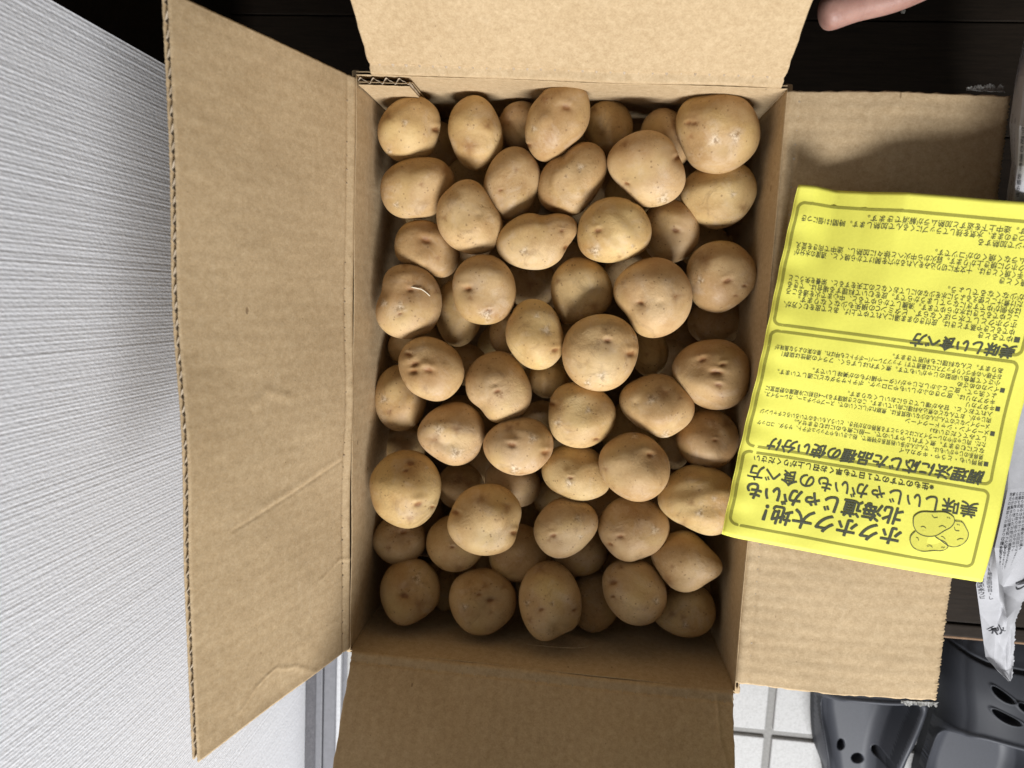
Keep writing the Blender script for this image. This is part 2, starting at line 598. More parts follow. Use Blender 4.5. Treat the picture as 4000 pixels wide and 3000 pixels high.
def wash(S, amp=0.00009):
    return amp * np.sin(S / 0.0083 * 6.2832)


V3 = lambda *a: np.array(a, float)
down = V3(0, 0, -1)
bulge = lambda k: (lambda S, Tt: -k * np.sin(np.pi * np.clip(S / S.max(), 0, 1)) * np.sin(np.pi * np.clip(Tt / 0.26, 0, 1)) + wash(S, 0.00006) + wobble(S, Tt, int(abs(k) * 1e5), 0.0004))
WH = H - T - 0.0012
for p0, p1, nout, k, sd in ((rimBL, rimTL, V3(-1, 0, 0), -0.0055, 1), (rimTL, rimTR, V3(0, 1, 0), 0.006, 2),
                            (rimTR, rimBR, V3(1, 0, 0), -0.0035, 3), (rimBR, rimBL, V3(0, -1, 0), 0.003, 4)):
    panel("wall_panel", p0, p1, down, WH, nout, bulge(k), ns=140, nt=24, trim=(-0.0003, -0.0003), parent=box, seed=sd, flute=False, serr=0.0)
for p, sx, sy in ((rimTL, -1, 1), (rimTR, 1, 1), (rimBR, 1, -1), (rimBL, -1, -1)):
    xs, ys_ = sorted((p[0] - sx * 0.0006, p[0] + sx * T)), sorted((p[1] - sy * 0.0006, p[1] + sy * T))
    boxm("corner_fold", xs[0], xs[1], ys_[0], ys_[1], 0.006, H - 0.004, KRAFT, box, 0.0012, 2)
boxm("bottom_panel", -0.137, 0.137, -0.197, 0.197, 0.0004, T, KRAFT, box)

# left flap, standing up steeply towards the wall
dirL = un(700, 1500, H + 0.117) - (rimTL + rimBL) / 2
dirL[1] = 0
dirL /= np.linalg.norm(dirL)
nL = V3(dirL[2], 0, -dirL[0]) * -1.0
if nL[0] > 0: nL = -nL
tears = [[(0.012, 0.098), (0.020, 0.085), (0.022, 0.078), (0.0235, 0.070), (0.018, 0.060), (0.016, 0.054), (0.008, 0.043), (0.003, 0.036)]]


def dispL(S, Tt):
    d = score(S, Tt, 11) + wash(S, 0.00003) + wobble(S, Tt, 5, 0.0013)
    d += crease(S, Tt, tears[0], 0.0007, 0.0006)
    d -= 0.0010 * np.exp(-(((S - 0.008) / 0.011) ** 2 + ((Tt - 0.07) / 0.03) ** 2))
    d += crease(S, Tt, [(0.136, 0.010), (0.128, 0.045), (0.121, 0.080), (0.117, 0.10)], 0.0008, -0.0004)
    d += crease(S, Tt, [(0.139, 0.012), (0.131, 0.045), (0.124, 0.080)], 0.0022, 0.0003)
    d += crease(S, Tt, [(0.185, 0.060), (0.190, 0.075), (0.183, 0.083)], 0.0026, 0.0005)
    d += crease(S, Tt, [(0.065, 0.0), (0.069, 0.012), (0.062, 0.03)], 0.0010, 0.0004)
    return d


tgB, tgT = un(774, 2990, H + 0.1195), un(655, -58, H + 0.1195)
dlB, dlT = tgB - (rimBL + dirL * 0.128), tgT - (rimTL + dirL * 0.128)


def curlL(S, Tt):
    f = (S / 0.3816)[..., None]
    return (Tt / 0.128)[..., None] * (dlB * (1 - f) + dlT * f)


panel("flap", rimBL, rimTL, dirL, 0.128, nL, dispL, ns=420, nt=70, trim=(0.0015, 0.002), parent=box, seed=21, serr=0.00012, curl=curlL)

# right flap, lying level, kinked half way
nR = V3(0, 0, -1)


def dispR(S, Tt):
    k = 0.0042 * np.clip(Tt / 0.062, 0, 1) - 0.0062 * np.clip((Tt - 0.062) / 0.066, 0, 1)
    e = np.exp(-(np.minimum(S, 0.381 - S) / 0.03) ** 2)
    return k * (0.55 + 0.45 * e) + score(S, Tt, 12) * 0.9 + wash(S, 0.00006) * (1 - 0.6 * np.sin(S * 17) * np.cos(Tt * 40)) + wobble(S, Tt, 9, 0.0011) \
        + crease(S, Tt, [(0.381, 0.064), (0.350, 0.063), (0.30, 0.060)], 0.0010, 0.0006)


panel("flap", rimTR, rimBR, V3(1, 0, 0), 0.1265, nR, dispR, ns=420, nt=48, trim=(0.001, 0.006), parent=box, seed=22)

# far flap (upper edge of the photograph), tilted up
dT = V3(0, 0.53, 0.85); dT /= np.linalg.norm(dT)
nT = V3(0, dT[2], -dT[1])
panel("flap", rimTL + V3(0.010, 0, 0), rimTR, dT, 0.128, nT, lambda S, Tt: score(S, Tt, 13) * 1.3 + wash(S, 0.00005) + wobble(S, Tt, 15, 0.0009), ns=300, nt=40,
      trim=(0.0, 0.0035), parent=box, seed=23)
# near flap (lower edge), tilted slightly up
dB = V3(0, -0.66, 0.75); dB /= np.linalg.norm(dB)
nB = V3(0, -0.75, -0.66); nB /= np.linalg.norm(nB)


panel("flap", rimBR, rimBL, dB, 0.128, nB, lambda S, Tt: score(S, Tt, 14) + wash(S, 0.00006) + wobble(S, Tt, 17, 0.0010)
      + crease(S, Tt, [(0.012, 0.006), (0.010, 0.03), (0.004, 0.05)], 0.0008, 0.0008), ns=300, nt=40, trim=(0.0012, 0.0015), parent=box, seed=24, taper=0.085)

# glue tab inside the far left corner, its fluting showing on top
tabp0 = rimTL + V3(0.0012, -0.0006, -0.0006)
tabp1 = un(1602, 296, H - 0.001) * V3(1, 0, 1) + V3(0, rimTL[1] - 0.0012, 0)
tabp1[2] = tabp0[2]
panel("glue_tab", tabp0 + V3(0, -T, 0), tabp1 + V3(0, -T, 0), down, 0.15, V3(0, 1, 0), lambda S, Tt: wash(S, 0.00008) + 0.0006 * np.exp(-(Tt / 0.01) ** 2), ns=60, nt=24,
      parent=box, seed=31, serr=0.0)
# visible fluting at the tab's top edge
tabo = [o for o in box.children if o.name == "glue_tab"][0]
nf = 90
sf = np.linspace(0.0, np.linalg.norm(tabp1 - tabp0), nf)
ph = 0.5 + 0.46 * np.sin(sf / 0.0083 * 6.2832 + 0.8 * np.sin(sf / 0.0083 * 6.2832))
tt = np.linspace(-0.0002, 0.03, 4)
base = tabp0 + V3(0, -T, 0)
G = base + sf[:, None, None] * V3(1, 0, 0) + tt[None, :, None] * down + (ph * (T - 0.0006) + 0.0002)[:, None, None] * V3(0, 1, 0)
Vv, Ff = slab(G + V3(0, 0.00014, 0), G - V3(0, 0.00014, 0))
mesh_obj("fluting", Vv, Ff, FLUTE, tabo)


# die-cut hand holds pressed into the two short walls
def hand_hold(cx, y, z, sgn):
    n = 64
    ring = []
    for i in range(n):
        a = 6.2832 * i / n
        ex = abs(math.cos(a)) ** 0.75 * math.copysign(1, math.cos(a)) * 0.036
        ez = abs(math.sin(a)) ** 0.8 * math.copysign(1, math.sin(a)) * 0.0115
        ring.append((ex, ez))
    V, F = [], []
    for k, (sc_, dy) in enumerate(((1.0, -0.0012), (1.0, 0.0004), (0.985, 0.0008), (0.5, 0.0009))):
        V += [(cx + a * sc_, y + sgn * dy, z + b * sc_) for a, b in ring]
    for k in range(3):
        for i in range(n):
            j = (i + 1) % n
            F.append((k * n + i, k * n + j, (k + 1) * n + j, (k + 1) * n + i))
    F.append(tuple(range(3 * n, 4 * n)))
    return mesh_obj("hand_hold_cut", V, F, KRAFT, box, smooth=False)


hp = un(2115, 2520, H - 0.045)
hand_hold(hp[0], (rimBL[1] + rimBR[1]) / 2 - 0.0018, H - 0.047, 1)

# torn tape remnants at the outer corners of the right flap
rng = np.random.RandomState(5)


def tape(px0, px1, py, z, side):
    n = 34
    wk = 0.0
    V, F = [], []
    for i in range(n):
        f = i / (n - 1)
        c = un(px0 + (px1 - px0) * f, py + (px1 - px0) * f * 0.05, z)
        wk = wk * 0.6 + rng.uniform(-0.0009, 0.0009)
        w = (0.0036 + wk) * (0.45 + 0.55 * min(1, 5 * f))
        for k, q in enumerate((0.0018, 0.0, -0.45, -1.0)):
            V.append(c + V3(0, side * w * (-q), 0) + V3(0, 0, rng.uniform(-0.0004, 0.0004) - (0.002 if k > 1 else 0) * f))
    for i in range(n - 1):
        for k in range(3):
            a = i * 4 + k
            F.append((a, a + 4, a + 5, a + 1))
    o = mesh_obj("tape_strip", V, F, TAPE, box, smooth=False)
    md = o.modifiers.new("thick", 'SOLIDIFY'); md.thickness = 0.0003


tape(3775, 3926, 352, H - 0.0016, 1)
tape(3520, 3668, 2736, H - 0.0022, -1)

# ------------------------------------------------------------------ potatoes
RG = dict(A=(1400, 250), B=(2200, 250), C=(1400, 900), D=(2200, 900), E=(1400, 1550), F=(2200, 1550), G=(1400, 2100), H=(2200, 2100))
ZS = 900 / 2212.0


def px(r, x, y):
    return np.array([RG[r][0] + x * ZS, RG[r][1] + y * ZS])


def ell(cx, cy, rx, ry, rot=0.0, n=14):
    a = math.radians(rot)
    out = []
    for i in range(n):
        q = 6.2832 * i / n
        x, y = rx * math.cos(q), ry * math.sin(q)
        out.append((cx + x * math.cos(a) - y * math.sin(a), cy + x * math.sin(a) + y * math.cos(a)))
    return out


# (zoomed area, level below the rim, outline points, eyes/dents (x, y, radius, kind), label)
# kinds: e brown eye in a hollow, s pale scar, d wide shallow hollow, b dark bruise, l lump
PT = [
 ('A', .036, [(520,320),(640,340),(740,410),(785,490),(785,620),(750,740),(680,860),(560,925),(460,940),(330,900),(230,810),(185,700),(200,590),(260,480),(370,380)],
  [(750,620,45,'e'),(300,835,28,'s'),(290,520,40,'b'),(450,570,30,'s')], "speckled potato in the corner right under the corrugated glue tab"),
 ('A', .040, [(1110,320),(1230,370),(1320,480),(1370,600),(1390,740),(1350,870),(1260,960),(1130,1015),(1010,970),(930,870),(880,740),(865,620),(900,480),(980,380)],
  [(1065,790,60,'b'),(1240,600,30,'b')], "upright egg-shaped potato with a dark bruise, second along the far wall"),
 ('A', .066, ell(1560,600,215,230), [(1420,560,60,'b')], "shaded potato tucked behind the egg-shaped one beside the far wall"),
 ('A', .028, [(1960,190),(2090,205),(2180,280),(2222,420),(2215,560),(2150,680),(2040,780),(1930,870),(1800,920),(1700,890),(1640,820),(1600,720),(1605,580),(1640,450),(1730,330),(1850,230)],
  [(1995,430,45,'e'),(1830,440,90,'d'),(1790,350,40,'b'),(1690,610,32,'s'),(1625,770,34,'e')], "long tilted potato with a rusty eye touching the middle of the far wall"),
 ('A', .036, [(640,905),(770,915),(850,975),(915,1060),(915,1160),(870,1240),(800,1360),(720,1450),(580,1480),(430,1480),(310,1430),(240,1330),(222,1200),(245,1080),(330,1000),(470,935)],
  [(370,1350,32,'s'),(840,1010,50,'b'),(600,1160,16,'b')], "pale potato with a thin curved scratch against the left wall, below the corner one"),
 ('A', .030, [(1040,1120),(1150,1150),(1220,1230),(1270,1320),(1350,1430),(1390,1540),(1370,1660),(1320,1760),(1220,1815),(1050,1815),(920,1760),(820,1680),(760,1560),(750,1420),(780,1300),(870,1210),(940,1150)],
  [(930,1240,60,'d'),(830,1480,30,'b'),(1150,1450,40,'d')], "pear-shaped potato with its narrow end up, next to the scratched one"),
 ('A', .048, [(1460,815),(1590,825),(1680,910),(1745,1020),(1750,1130),(1700,1270),(1640,1400),(1540,1460),(1420,1500),(1300,1440),(1230,1300),(1210,1120),(1260,1000),(1350,880)],
  [(1365,1210,22,'e'),(1515,1025,18,'b'),(1370,1300,60,'d')], "lumpy potato between the pear-shaped one and the long tilted one"),
 ('A', .036, [(2160,762),(2270,790),(2350,860),(2378,950),(2370,1060),(2320,1180),(2240,1310),(2160,1400),(2050,1448),(1900,1430),(1770,1370),(1722,1270),(1735,1130),(1790,990),(1880,900),(1990,860),(2070,800)],
  [(1875,1395,42,'e'),(2130,1000,40,'s'),(1960,900,60,'d'),(1995,1080,20,'s')], "bean-like pale potato just below the long tilted one"),
 ('B', .066, ell(430,610,238,250), [(300,440,30,'b')], "round shaded potato right of the long tilted one by the far wall"),
 ('B', .062, ell(985,720,235,290,-25), [(1120,730,22,'e'),(1060,600,50,'b')], "half hidden potato wedged left of the big corner potato"),
 ('B', .028, [(760,648),(900,670),(1010,740),(1080,830),(1100,920),(1150,1010),(1160,1120),(1130,1230),(1050,1310),(930,1355),(800,1365),(720,1330),(620,1220),(530,1130),(440,1010),(420,920),(450,810),(530,740),(640,680)],
  [(1100,920,40,'e'),(610,1135,30,'e'),(960,1290,60,'s'),(600,770,30,'b')], "bright yellowish angular potato left of the big corner potato"),
 ('B', .030, [(1490,285),(1610,305),(1720,380),(1820,500),(1870,640),(1860,780),(1800,900),(1680,990),(1520,1045),(1380,1020),(1260,960),(1190,870),(1130,740),(1095,620),(1100,480),(1150,370),(1240,315),(1360,310),(1430,290)],
  [(1215,545,30,'e'),(1268,555,28,'e'),(1460,720,55,'s'),(1640,700,55,'s'),(1240,670,24,'b')], "biggest potato, in the far right corner of the box"),
 ('B', .056, [(1330,1000),(1500,970),(1700,985),(1790,1060),(1840,1190),(1820,1320),(1740,1450),(1620,1545),(1480,1580),(1340,1540),(1220,1430),(1150,1320),(1125,1230),(1170,1110),(1240,1040)],
  [(1620,1260,30,'s'),(1720,1390,40,'b')], "wide shaded potato just below the biggest corner potato"),
 ('D', .030, [(440,-310),(560,-300),(700,-240),(800,-120),(845,10),(840,80),(780,190),(650,270),(520,300),(400,300),(280,270),(190,210),(145,120),(145,-20),(170,-120),(260,-230),(340,-290)],
  [(335,0,40,'e'),(310,185,60,'s'),(540,245,18,'b'),(660,150,20,'s')], "smooth round potato with a pinkish eye, right of the knobbed one"),
 ('D', .062, ell(1030,10,272,305), [(1080,5,42,'e'),(1080,240,70,'d')], "dimmer potato with one deep brown eye behind the pink-eyed round one"),
 ('D', .040, [(1490,105),(1600,120),(1720,190),(1800,280),(1840,400),(1830,520),(1760,630),(1640,730),(1500,790),(1400,775),(1300,720),(1235,630),(1230,520),(1190,400),(1215,280),(1270,190),(1370,125)],
  [(1575,490,45,'e'),(1330,470,35,'s'),(1370,270,70,'b'),(1730,540,22,'e'),(1650,630,20,'e')], "heart-shaped potato with several eyes beside the leaflet's upper half"),
 ('D', .028, [(850,270),(970,285),(1080,350),(1170,450),(1220,570),(1220,700),(1190,820),(1110,930),(1000,1000),(900,1030),(790,1015),(690,960),(650,860),(600,780),(520,700),(490,600),(500,490),(560,400),(640,330),(740,285)],
  [(740,695,34,'e'),(730,690,70,'d'),(1070,640,50,'b'),(930,690,40,'d')], "large round potato with a short slit and a crease across its middle"),
 ('D', .024, [(390,800),(520,830),(620,900),(680,980),(718,1100),(710,1230),(670,1340),(590,1440),(480,1520),(330,1548),(200,1520),(90,1440),(20,1330),(-5,1220),(0,1060),(60,950),(160,860),(280,810)],
  [(655,1190,50,'e'),(425,1060,36,'e'),(410,1010,50,'l'),(240,1460,36,'s'),(370,1390,45,'s'),(690,1030,40,'s')], "large pale potato at the centre of the box with a brown pit on its right"),
 ('D', .034, [(1440,1045),(1560,1055),(1670,1110),(1750,1210),(1780,1330),(1770,1470),(1720,1600),(1640,1690),(1480,1722),(1330,1690),(1230,1620),(1130,1500),(1065,1390),(1055,1280),(1110,1180),(1210,1100),(1330,1055)],
  [(1340,1240,40,'e'),(1530,1290,30,'e'),(1455,1365,45,'e'),(1500,1368,32,'e'),(1490,1485,36,'e'),(1490,1440,50,'l')], "round potato with a cluster of four eyes against the right wall"),
 ('D', .090, ell(1470,880,272,225), [(1270,910,25,'b')], "very dark potato low at the right wall above the four-eyed one"),
 ('D', .088, ell(830,1180,175,225), [(800,1190,20,'b')], "very dark potato in the gap right of the large central one"),
 ('C', .050, [(560,-95),(740,-60),(870,60),(980,220),(960,330),(850,450),(700,430),(520,340),(380,280),(350,170),(370,40),(440,-50)],
  [(650,95,55,'e'),(760,260,24,'b')], "potato with a wide open brown eye by the left wall, partly under the pear-shaped one"),
 ('C', .032, [(500,325),(600,345),(700,430),(760,520),(795,650),(790,780),(750,880),(680,980),(560,1030),(430,1040),(310,1010),(210,930),(165,800),(190,680),(235,580),(245,460),(310,370),(400,335)],
  [(500,560,36,'e'),(500,570,150,'d'),(450,440,70,'l'),(405,735,50,'s'),(255,700,40,'s'),(400,800,20,'e'),(745,580,30,'b'),(450,350,30,'b')], "dented potato with a thin white root thread, touching the left wall"),
 ('C', .028, [(1180,232),(1310,255),(1420,340),(1490,450),(1518,590),(1500,710),(1440,800),(1350,870),(1220,905),(1100,890),(990,830),(935,740),(905,610),(915,460),(960,360),(1050,270)],
  [(1040,560,45,'e'),(1040,560,90,'d'),(1075,645,28,'b'),(1255,765,28,'e'),(1230,800,60,'s')], "heavily netted round potato right of the one with the root thread"),
 ('C', .032, [(1640,-163),(1760,-135),(1850,-148),(1960,-155),(2060,-110),(2112,-30),(2100,60),(2020,110),(1990,210),(1900,310),(1780,370),(1660,375),(1540,350),(1420,290),(1340,220),(1320,120),(1350,20),(1420,-60),(1520,-130)],
  [(1600,195,40,'s'),(2010,170,40,'e'),(1950,10,24,'e'),(1800,-120,60,'d')], "long knobbed potato with a smaller bump on its right end"),
 ('C', .068, ell(960,790,222,330), [], "plain dim potato between the root thread one and the netted one, lower down"),
 ('D', .044, [(130,262),(260,290),(380,370),(450,470),(482,590),(460,700),(410,780),(250,850),(100,890),(10,895),(-60,800),(-105,680),(-120,560),(-100,440),(-20,330)],
  [(300,730,40,'b'),(350,600,90,'d'),(-50,480,30,'b')], "half shaded potato directly below the knobbed one"),
 ('C', .030, [(1680,660),(1800,700),(1890,800),(1940,920),(1970,1040),(1960,1180),(1900,1270),(1820,1325),(1740,1340),(1620,1310),(1520,1230),(1450,1130),(1415,1000),(1430,880),(1480,780),(1560,690)],
  [(1890,1155,40,'e'),(1715,825,26,'s'),(1800,960,50,'s')], "pale oval potato just left of the large central one"),
 ('C', .026, [(640,1020),(760,1045),(880,1110),(970,1210),(1020,1340),(1000,1460),(930,1560),(840,1625),(730,1645),(610,1610),(500,1540),(430,1440),(385,1310),(390,1200),(450,1100),(540,1040)],
  [(525,1280,50,'e'),(520,1360,45,'e'),(505,1310,100,'d'),(675,1345,45,'e'),(640,1290,60,'l'),(480,1190,36,'e'),(440,1470,24,'b')], "pale potato with a pair of deep rusty eyes near the left wall"),
 ('C', .036, [(1330,1160),(1450,1180),(1540,1270),(1600,1380),(1650,1500),(1655,1620),(1620,1720),(1540,1790),(1420,1830),(1310,1850),(1230,1790),(1180,1700),(1090,1650),(1045,1560),(1028,1440),(1060,1320),(1140,1230),(1230,1180)],
  [(1335,1545,34,'e'),(1300,1480,50,'d'),(1370,1590,22,'b')], "potato with one slanting slit, right of the twin-eyed one"),
 ('C', .076, ell(430,1120,145,165), [], "small dim potato showing under the root thread one at the left wall"),
 ('C', .060, ell(405,1610,245,325), [(250,1620,40,'s'),(300,1740,30,'b')], "dim potato at the left wall below the twin-eyed one"),
 ('C', .072, ell(1410,990,155,205), [], "dim potato half hidden behind the pale oval one's left side"),
 ('C', .066, ell(1820,1430,188,180), [], "small dim potato below the pale oval one"),
 ('C', .100, ell(1660,510,240,250), [(1650,520,40,'b')], "very dark potato deep in the gap right of the netted one"),
 ('C', .100, ell(1040,1290,200,200), [], "very dark potato deep between the twin-eyed one and the slit one"),
 ('F', .034, [(-10,-118),(130,-140),(240,-125),(380,-50),(460,30),(500,120),(490,250),(440,350),(330,440),(180,487),(30,470),(-80,400),(-130,310),(-148,170),(-140,70),(-110,-20),(-60,-90)],
  [(-120,70,40,'e'),(240,130,34,'s'),(-45,250,40,'s'),(320,410,30,'e'),(485,240,20,'b')], "pale potato with a curved scratch below the large central one"),
 ('F', .036, [(540,-18),(600,-108),(760,-188),(900,-222),(1000,-208),(1100,-148),(1190,-58),(1240,22),(1252,110),(1220,220),(1120,320),(1010,385),(930,393),(820,340),(700,270),(600,190),(545,100)],
  [(850,25,55,'s'),(960,-40,50,'b'),(1110,10,24,'b'),(980,370,50,'s'),(700,60,40,'d')], "flattened potato with a round scab, left of the four-eyed one"),
 ('E', .036, [(920,45),(1040,60),(1130,130),(1200,240),(1215,340),(1190,460),(1140,560),(1050,630),(940,662),(840,640),(740,580),(640,510),(580,430),(560,340),(600,260),(680,170),(780,90)],
  [(740,410,50,'b'),(940,310,45,'b'),(930,530,60,'s'),(780,310,60,'s')], "rounded triangular potato with a dark scab, left of the flat oval one"),
 ('E', .030, [(1560,195),(1690,215),(1800,280),(1860,370),(1877,470),(1840,580),(1760,670),(1650,730),(1540,748),(1420,730),(1310,670),(1230,580),(1200,480),(1210,400),(1280,310),(1400,225)],
  [(1475,465,45,'e'),(1480,440,90,'l'),(1670,400,48,'s'),(1800,540,44,'e'),(1500,690,50,'s'),(1530,265,18,'b'),(1440,300,40,'b')], "wide flat oval potato with an eye like a slit in its middle"),
 ('E', .028, [(490,505),(600,530),(690,600),(760,700),(795,820),(780,950),(740,1080),(650,1190),(560,1250),(450,1262),(330,1220),(230,1150),(160,1070),(125,950),(110,860),(130,740),(190,640),(300,550),(400,510)],
  [(570,1030,45,'e'),(570,985,70,'l'),(500,640,42,'e'),(455,715,26,'e'),(710,1065,26,'e'),(650,690,20,'s'),(490,1160,30,'b')], "big reddish-tipped potato against the left wall in the lower half"),
 ('E', .082, ell(990,860,232,225), [(970,780,60,'b'),(1060,840,30,'b')], "dark potato right of the big reddish-tipped one, low in the pile"),
 ('E', .074, ell(1480,830,275,225,25), [], "dim potato under the wide flat oval one"),
 ('F', .054, [(-210,680),(-190,790),(-110,890),(10,960),(180,992),(330,960),(440,880),(430,700),(330,540),(150,470),(-50,480),(-170,570)],
  [(60,830,40,'s'),(70,780,26,'e'),(40,720,40,'l')], "dim potato with a crusty vertical scar below the curved-scratch one"),
 ('E', .026, [(1240,842),(1370,855),(1480,920),(1560,1020),(1580,1110),(1550,1200),(1525,1290),(1510,1380),(1440,1460),(1330,1510),(1210,1520),(1080,1490),(960,1410),(880,1310),(845,1210),(880,1110),(930,1000),(1020,910),(1130,855)],
  [(925,1110,42,'e'),(1500,1310,40,'e'),(1185,990,28,'b'),(1420,1060,40,'b')], "large notched potato right of the big reddish-tipped one"),
 ('E', .038, [(2010,965),(2150,1000),(2260,1070),(2300,1170),(2280,1290),(2200,1390),(2090,1490),(1960,1545),(1840,1530),(1740,1450),(1685,1330),(1690,1220),(1750,1110),(1850,1010)],
  [(1870,1335,34,'e'),(2100,1170,34,'s'),(1835,1375,26,'b'),(2130,1340,24,'s')], "slanted oval potato right of the large notched one"),
 ('E', .062, ell(400,1370,258,232), [(370,1290,60,'b'),(430,1300,40,'e'),(480,1390,22,'b'),(290,1445,26,'b')], "shaded potato with a brown smudge below the big reddish-tipped one"),
 ('E', .060, ell(930,1400,282,270), [(900,1440,22,'e'),(960,1640,40,'b')], "shaded potato mostly under the large notched one, on its left"),
 ('E', .068, ell(1530,1500,282,272), [], "shaded plain potato under the large notched one, on its right"),
 ('H', .076, ell(150,130,272,232), [(270,80,20,'b')], "dark potato between the slanted oval and the potato with a square scab"),
 ('E', .105, ell(430,460,225,225), [], "very dark potato at the left wall above the big reddish-tipped one"),
 ('F', .056, ell(1380,405,290,285), [(1450,280,36,'b'),(1470,320,40,'b'),(1455,415,24,'e'),(1560,260,40,'b')], "shaded ball-like potato near the right wall beside the leaflet heading"),
 ('F', .026, [(680,342),(790,360),(890,430),(970,520),(1015,650),(1010,780),(960,870),(880,950),(760,1000),(650,1000),(540,950),(440,870),(370,760),(338,640),(360,530),(440,430),(550,365)],
  [(835,548,34,'e'),(880,640,150,'d'),(770,490,90,'l'),(415,700,22,'b'),(690,380,40,'s')], "round potato with a knob-like eye and a hollow beside it"),
 ('F', .034, [(1280,652),(1420,670),(1550,730),(1640,810),(1690,920),(1680,1060),(1630,1180),(1560,1270),(1430,1322),(1300,1300),(1180,1250),(1050,1180),(960,1110),(918,1000),(925,900),(1000,800),(1090,720),(1180,670)],
  [(1000,860,34,'s'),(1235,1015,34,'b'),(1440,970,24,'s'),(1150,1240,50,'b'),(1310,1110,40,'s')], "potato whose right side slips under the yellow leaflet"),
 ('F', .044, [(500,990),(400,1090),(345,1230),(350,1330),(420,1450),(520,1545),(640,1575),(760,1545),(880,1490),(970,1400),(1010,1300),(1015,1190),(960,1080),(840,1000),(700,970)],
  [(870,1270,46,'s'),(550,1345,34,'e'),(455,1420,28,'e'),(740,1520,60,'d')], "potato with a small square scab below the knob-eyed one"),
 ('H', .052, [(1000,-10),(1230,-50),(1330,30),(1420,120),(1500,200),(1520,270),(1490,340),(1400,390),(1300,470),(1170,515),(1060,490),(980,430),(920,330),(860,230),(845,130),(900,30)],
  [(1050,280,16,'b'),(1010,420,50,'b')], "shaded lemon-shaped potato with a blunt tip towards the right wall"),
 ('F', .100, ell(1060,500,150,200), [], "very dark potato in the gap right of the knob-eyed one"),
 ('G', .040, [(490,208),(620,230),(720,310),(775,420),(780,540),(740,660),(650,750),(540,810),(430,830),(340,790),(270,700),(220,580),(210,470),(250,350),(340,255)],
  [(440,560,50,'e'),(590,640,55,'b'),(520,480,150,'d'),(560,400,50,'s')], "wrinkled potato in the near left corner of the box"),
 ('G', .040, [(1190,310),(1320,330),(1420,400),(1500,490),(1525,600),(1490,720),(1400,830),(1290,900),(1180,915),(1060,890),(960,810),(890,690),(865,580),(900,450),(980,360),(1080,315)],
  [(1270,605,42,'e'),(1240,640,80,'d'),(1220,470,36,'b'),(1160,550,24,'e'),(1030,660,34,'s'),(1270,710,24,'b'),(1400,480,30,'b')], "round potato with one black-brown eye, second in the near row"),
 ('G', .036, [(1830,228),(1940,255),(2040,340),(2110,460),(2138,600),(2120,760),(2080,850),(1960,900),(1880,950),(1790,977),(1700,950),(1630,870),(1570,750),(1538,600),(1560,460),(1620,340),(1710,260)],
  [(1625,630,34,'s'),(1755,690,30,'e'),(1860,630,24,'s'),(1750,320,46,'b'),(1920,860,90,'d'),(1650,780,24,'b'),(2070,690,24,'e')], "tall potato with a hollow near its lower end, middle of the near row"),
 ('G', .092, ell(840,500,130,200), [], "very dark potato between the two leftmost ones of the near row"),
 ('H', .042, [(660,218),(780,230),(880,300),(950,400),(985,520),(975,640),(920,740),(820,800),(690,826),(580,800),(480,720),(410,610),(378,480),(385,370),(450,280),(550,225)],
  [(480,445,44,'e'),(555,300,30,'b'),(880,590,36,'s'),(480,575,24,'e')], "smooth round potato in the near row, fourth from the left wall"),
 ('H', .066, [(1120,490),(1330,470),(1410,550),(1448,660),(1435,780),(1370,890),(1270,940),(1150,945),(1010,900),(870,780),(890,640),(970,540)],
  [(1050,740,36,'b'),(1150,765,26,'b'),(1170,830,34,'s')], "dim potato in the near right corner of the box"),
 ('H', .076, ell(290,610,235,290), [], "dim potato behind the gap right of the tall hollowed one"),
 # deeper ones, only glimpsed between the others
 ('A', .100, ell(760,800,220,240), [], "dark potato low in the pile by the glue tab corner, below the speckled potato"), ('A', .105, ell(1050,1080,220,180), [], "dark potato low in the pile by the egg-shaped potato's lower end"), ('B', .110, ell(640,1250,240,220), [], "dark potato low in the pile by the pointed underside of the angular yellowish potato"),
 ('D', .105, ell(600,380,200,200), [], "dark potato low in the pile by the slit potato and the pink-eyed one"), ('C', .105, ell(1080,100,210,210), [], "dark potato low in the pile by the pear-shaped potato's lower right side"), ('E', .105, ell(1250,650,220,230), [], "dark potato low in the pile by the triangular and the flat oval potato"),
 ('E', .105, ell(1760,250,200,210), [], "dark potato low in the pile by the slit potato's lower right side"), ('F', .105, ell(430,1000,230,220), [], "dark potato low in the pile by the square-scab potato's upper left side"), ('G', .105, ell(1330,250,210,190), [], "dark potato low in the pile by the large notched potato's right side"),
 ('H', .110, ell(900,430,240,240), [], "dark potato low in the pile by the lemon-shaped potato's lower left side"), ('B', .110, ell(1350,1750,240,220), [], "dark potato low in the pile by the deep-eyed potato and the heart-shaped one"), ('E', .105, ell(1880,980,200,190), [], "dark potato low in the pile by the flat oval and the slanted oval potato"),
]
DEEP = "unlit potato at the very bottom of the pile, seen only as darkness in the gaps"
_rd = random.Random(12)
for _j in range(7):
    for _i in range(5):
        PT.append(('A', .128 + _rd.uniform(-.006, .006), ell(330 + _i * 820 + _rd.uniform(-70, 70) + (330 if _j % 2 else 0) - 140 * (_j / 6), 560 + _j * 740 + _rd.uniform(-60, 60), 330 + _rd.uniform(-30, 30), 345 + _rd.uniform(-30, 30)), [], DEEP))


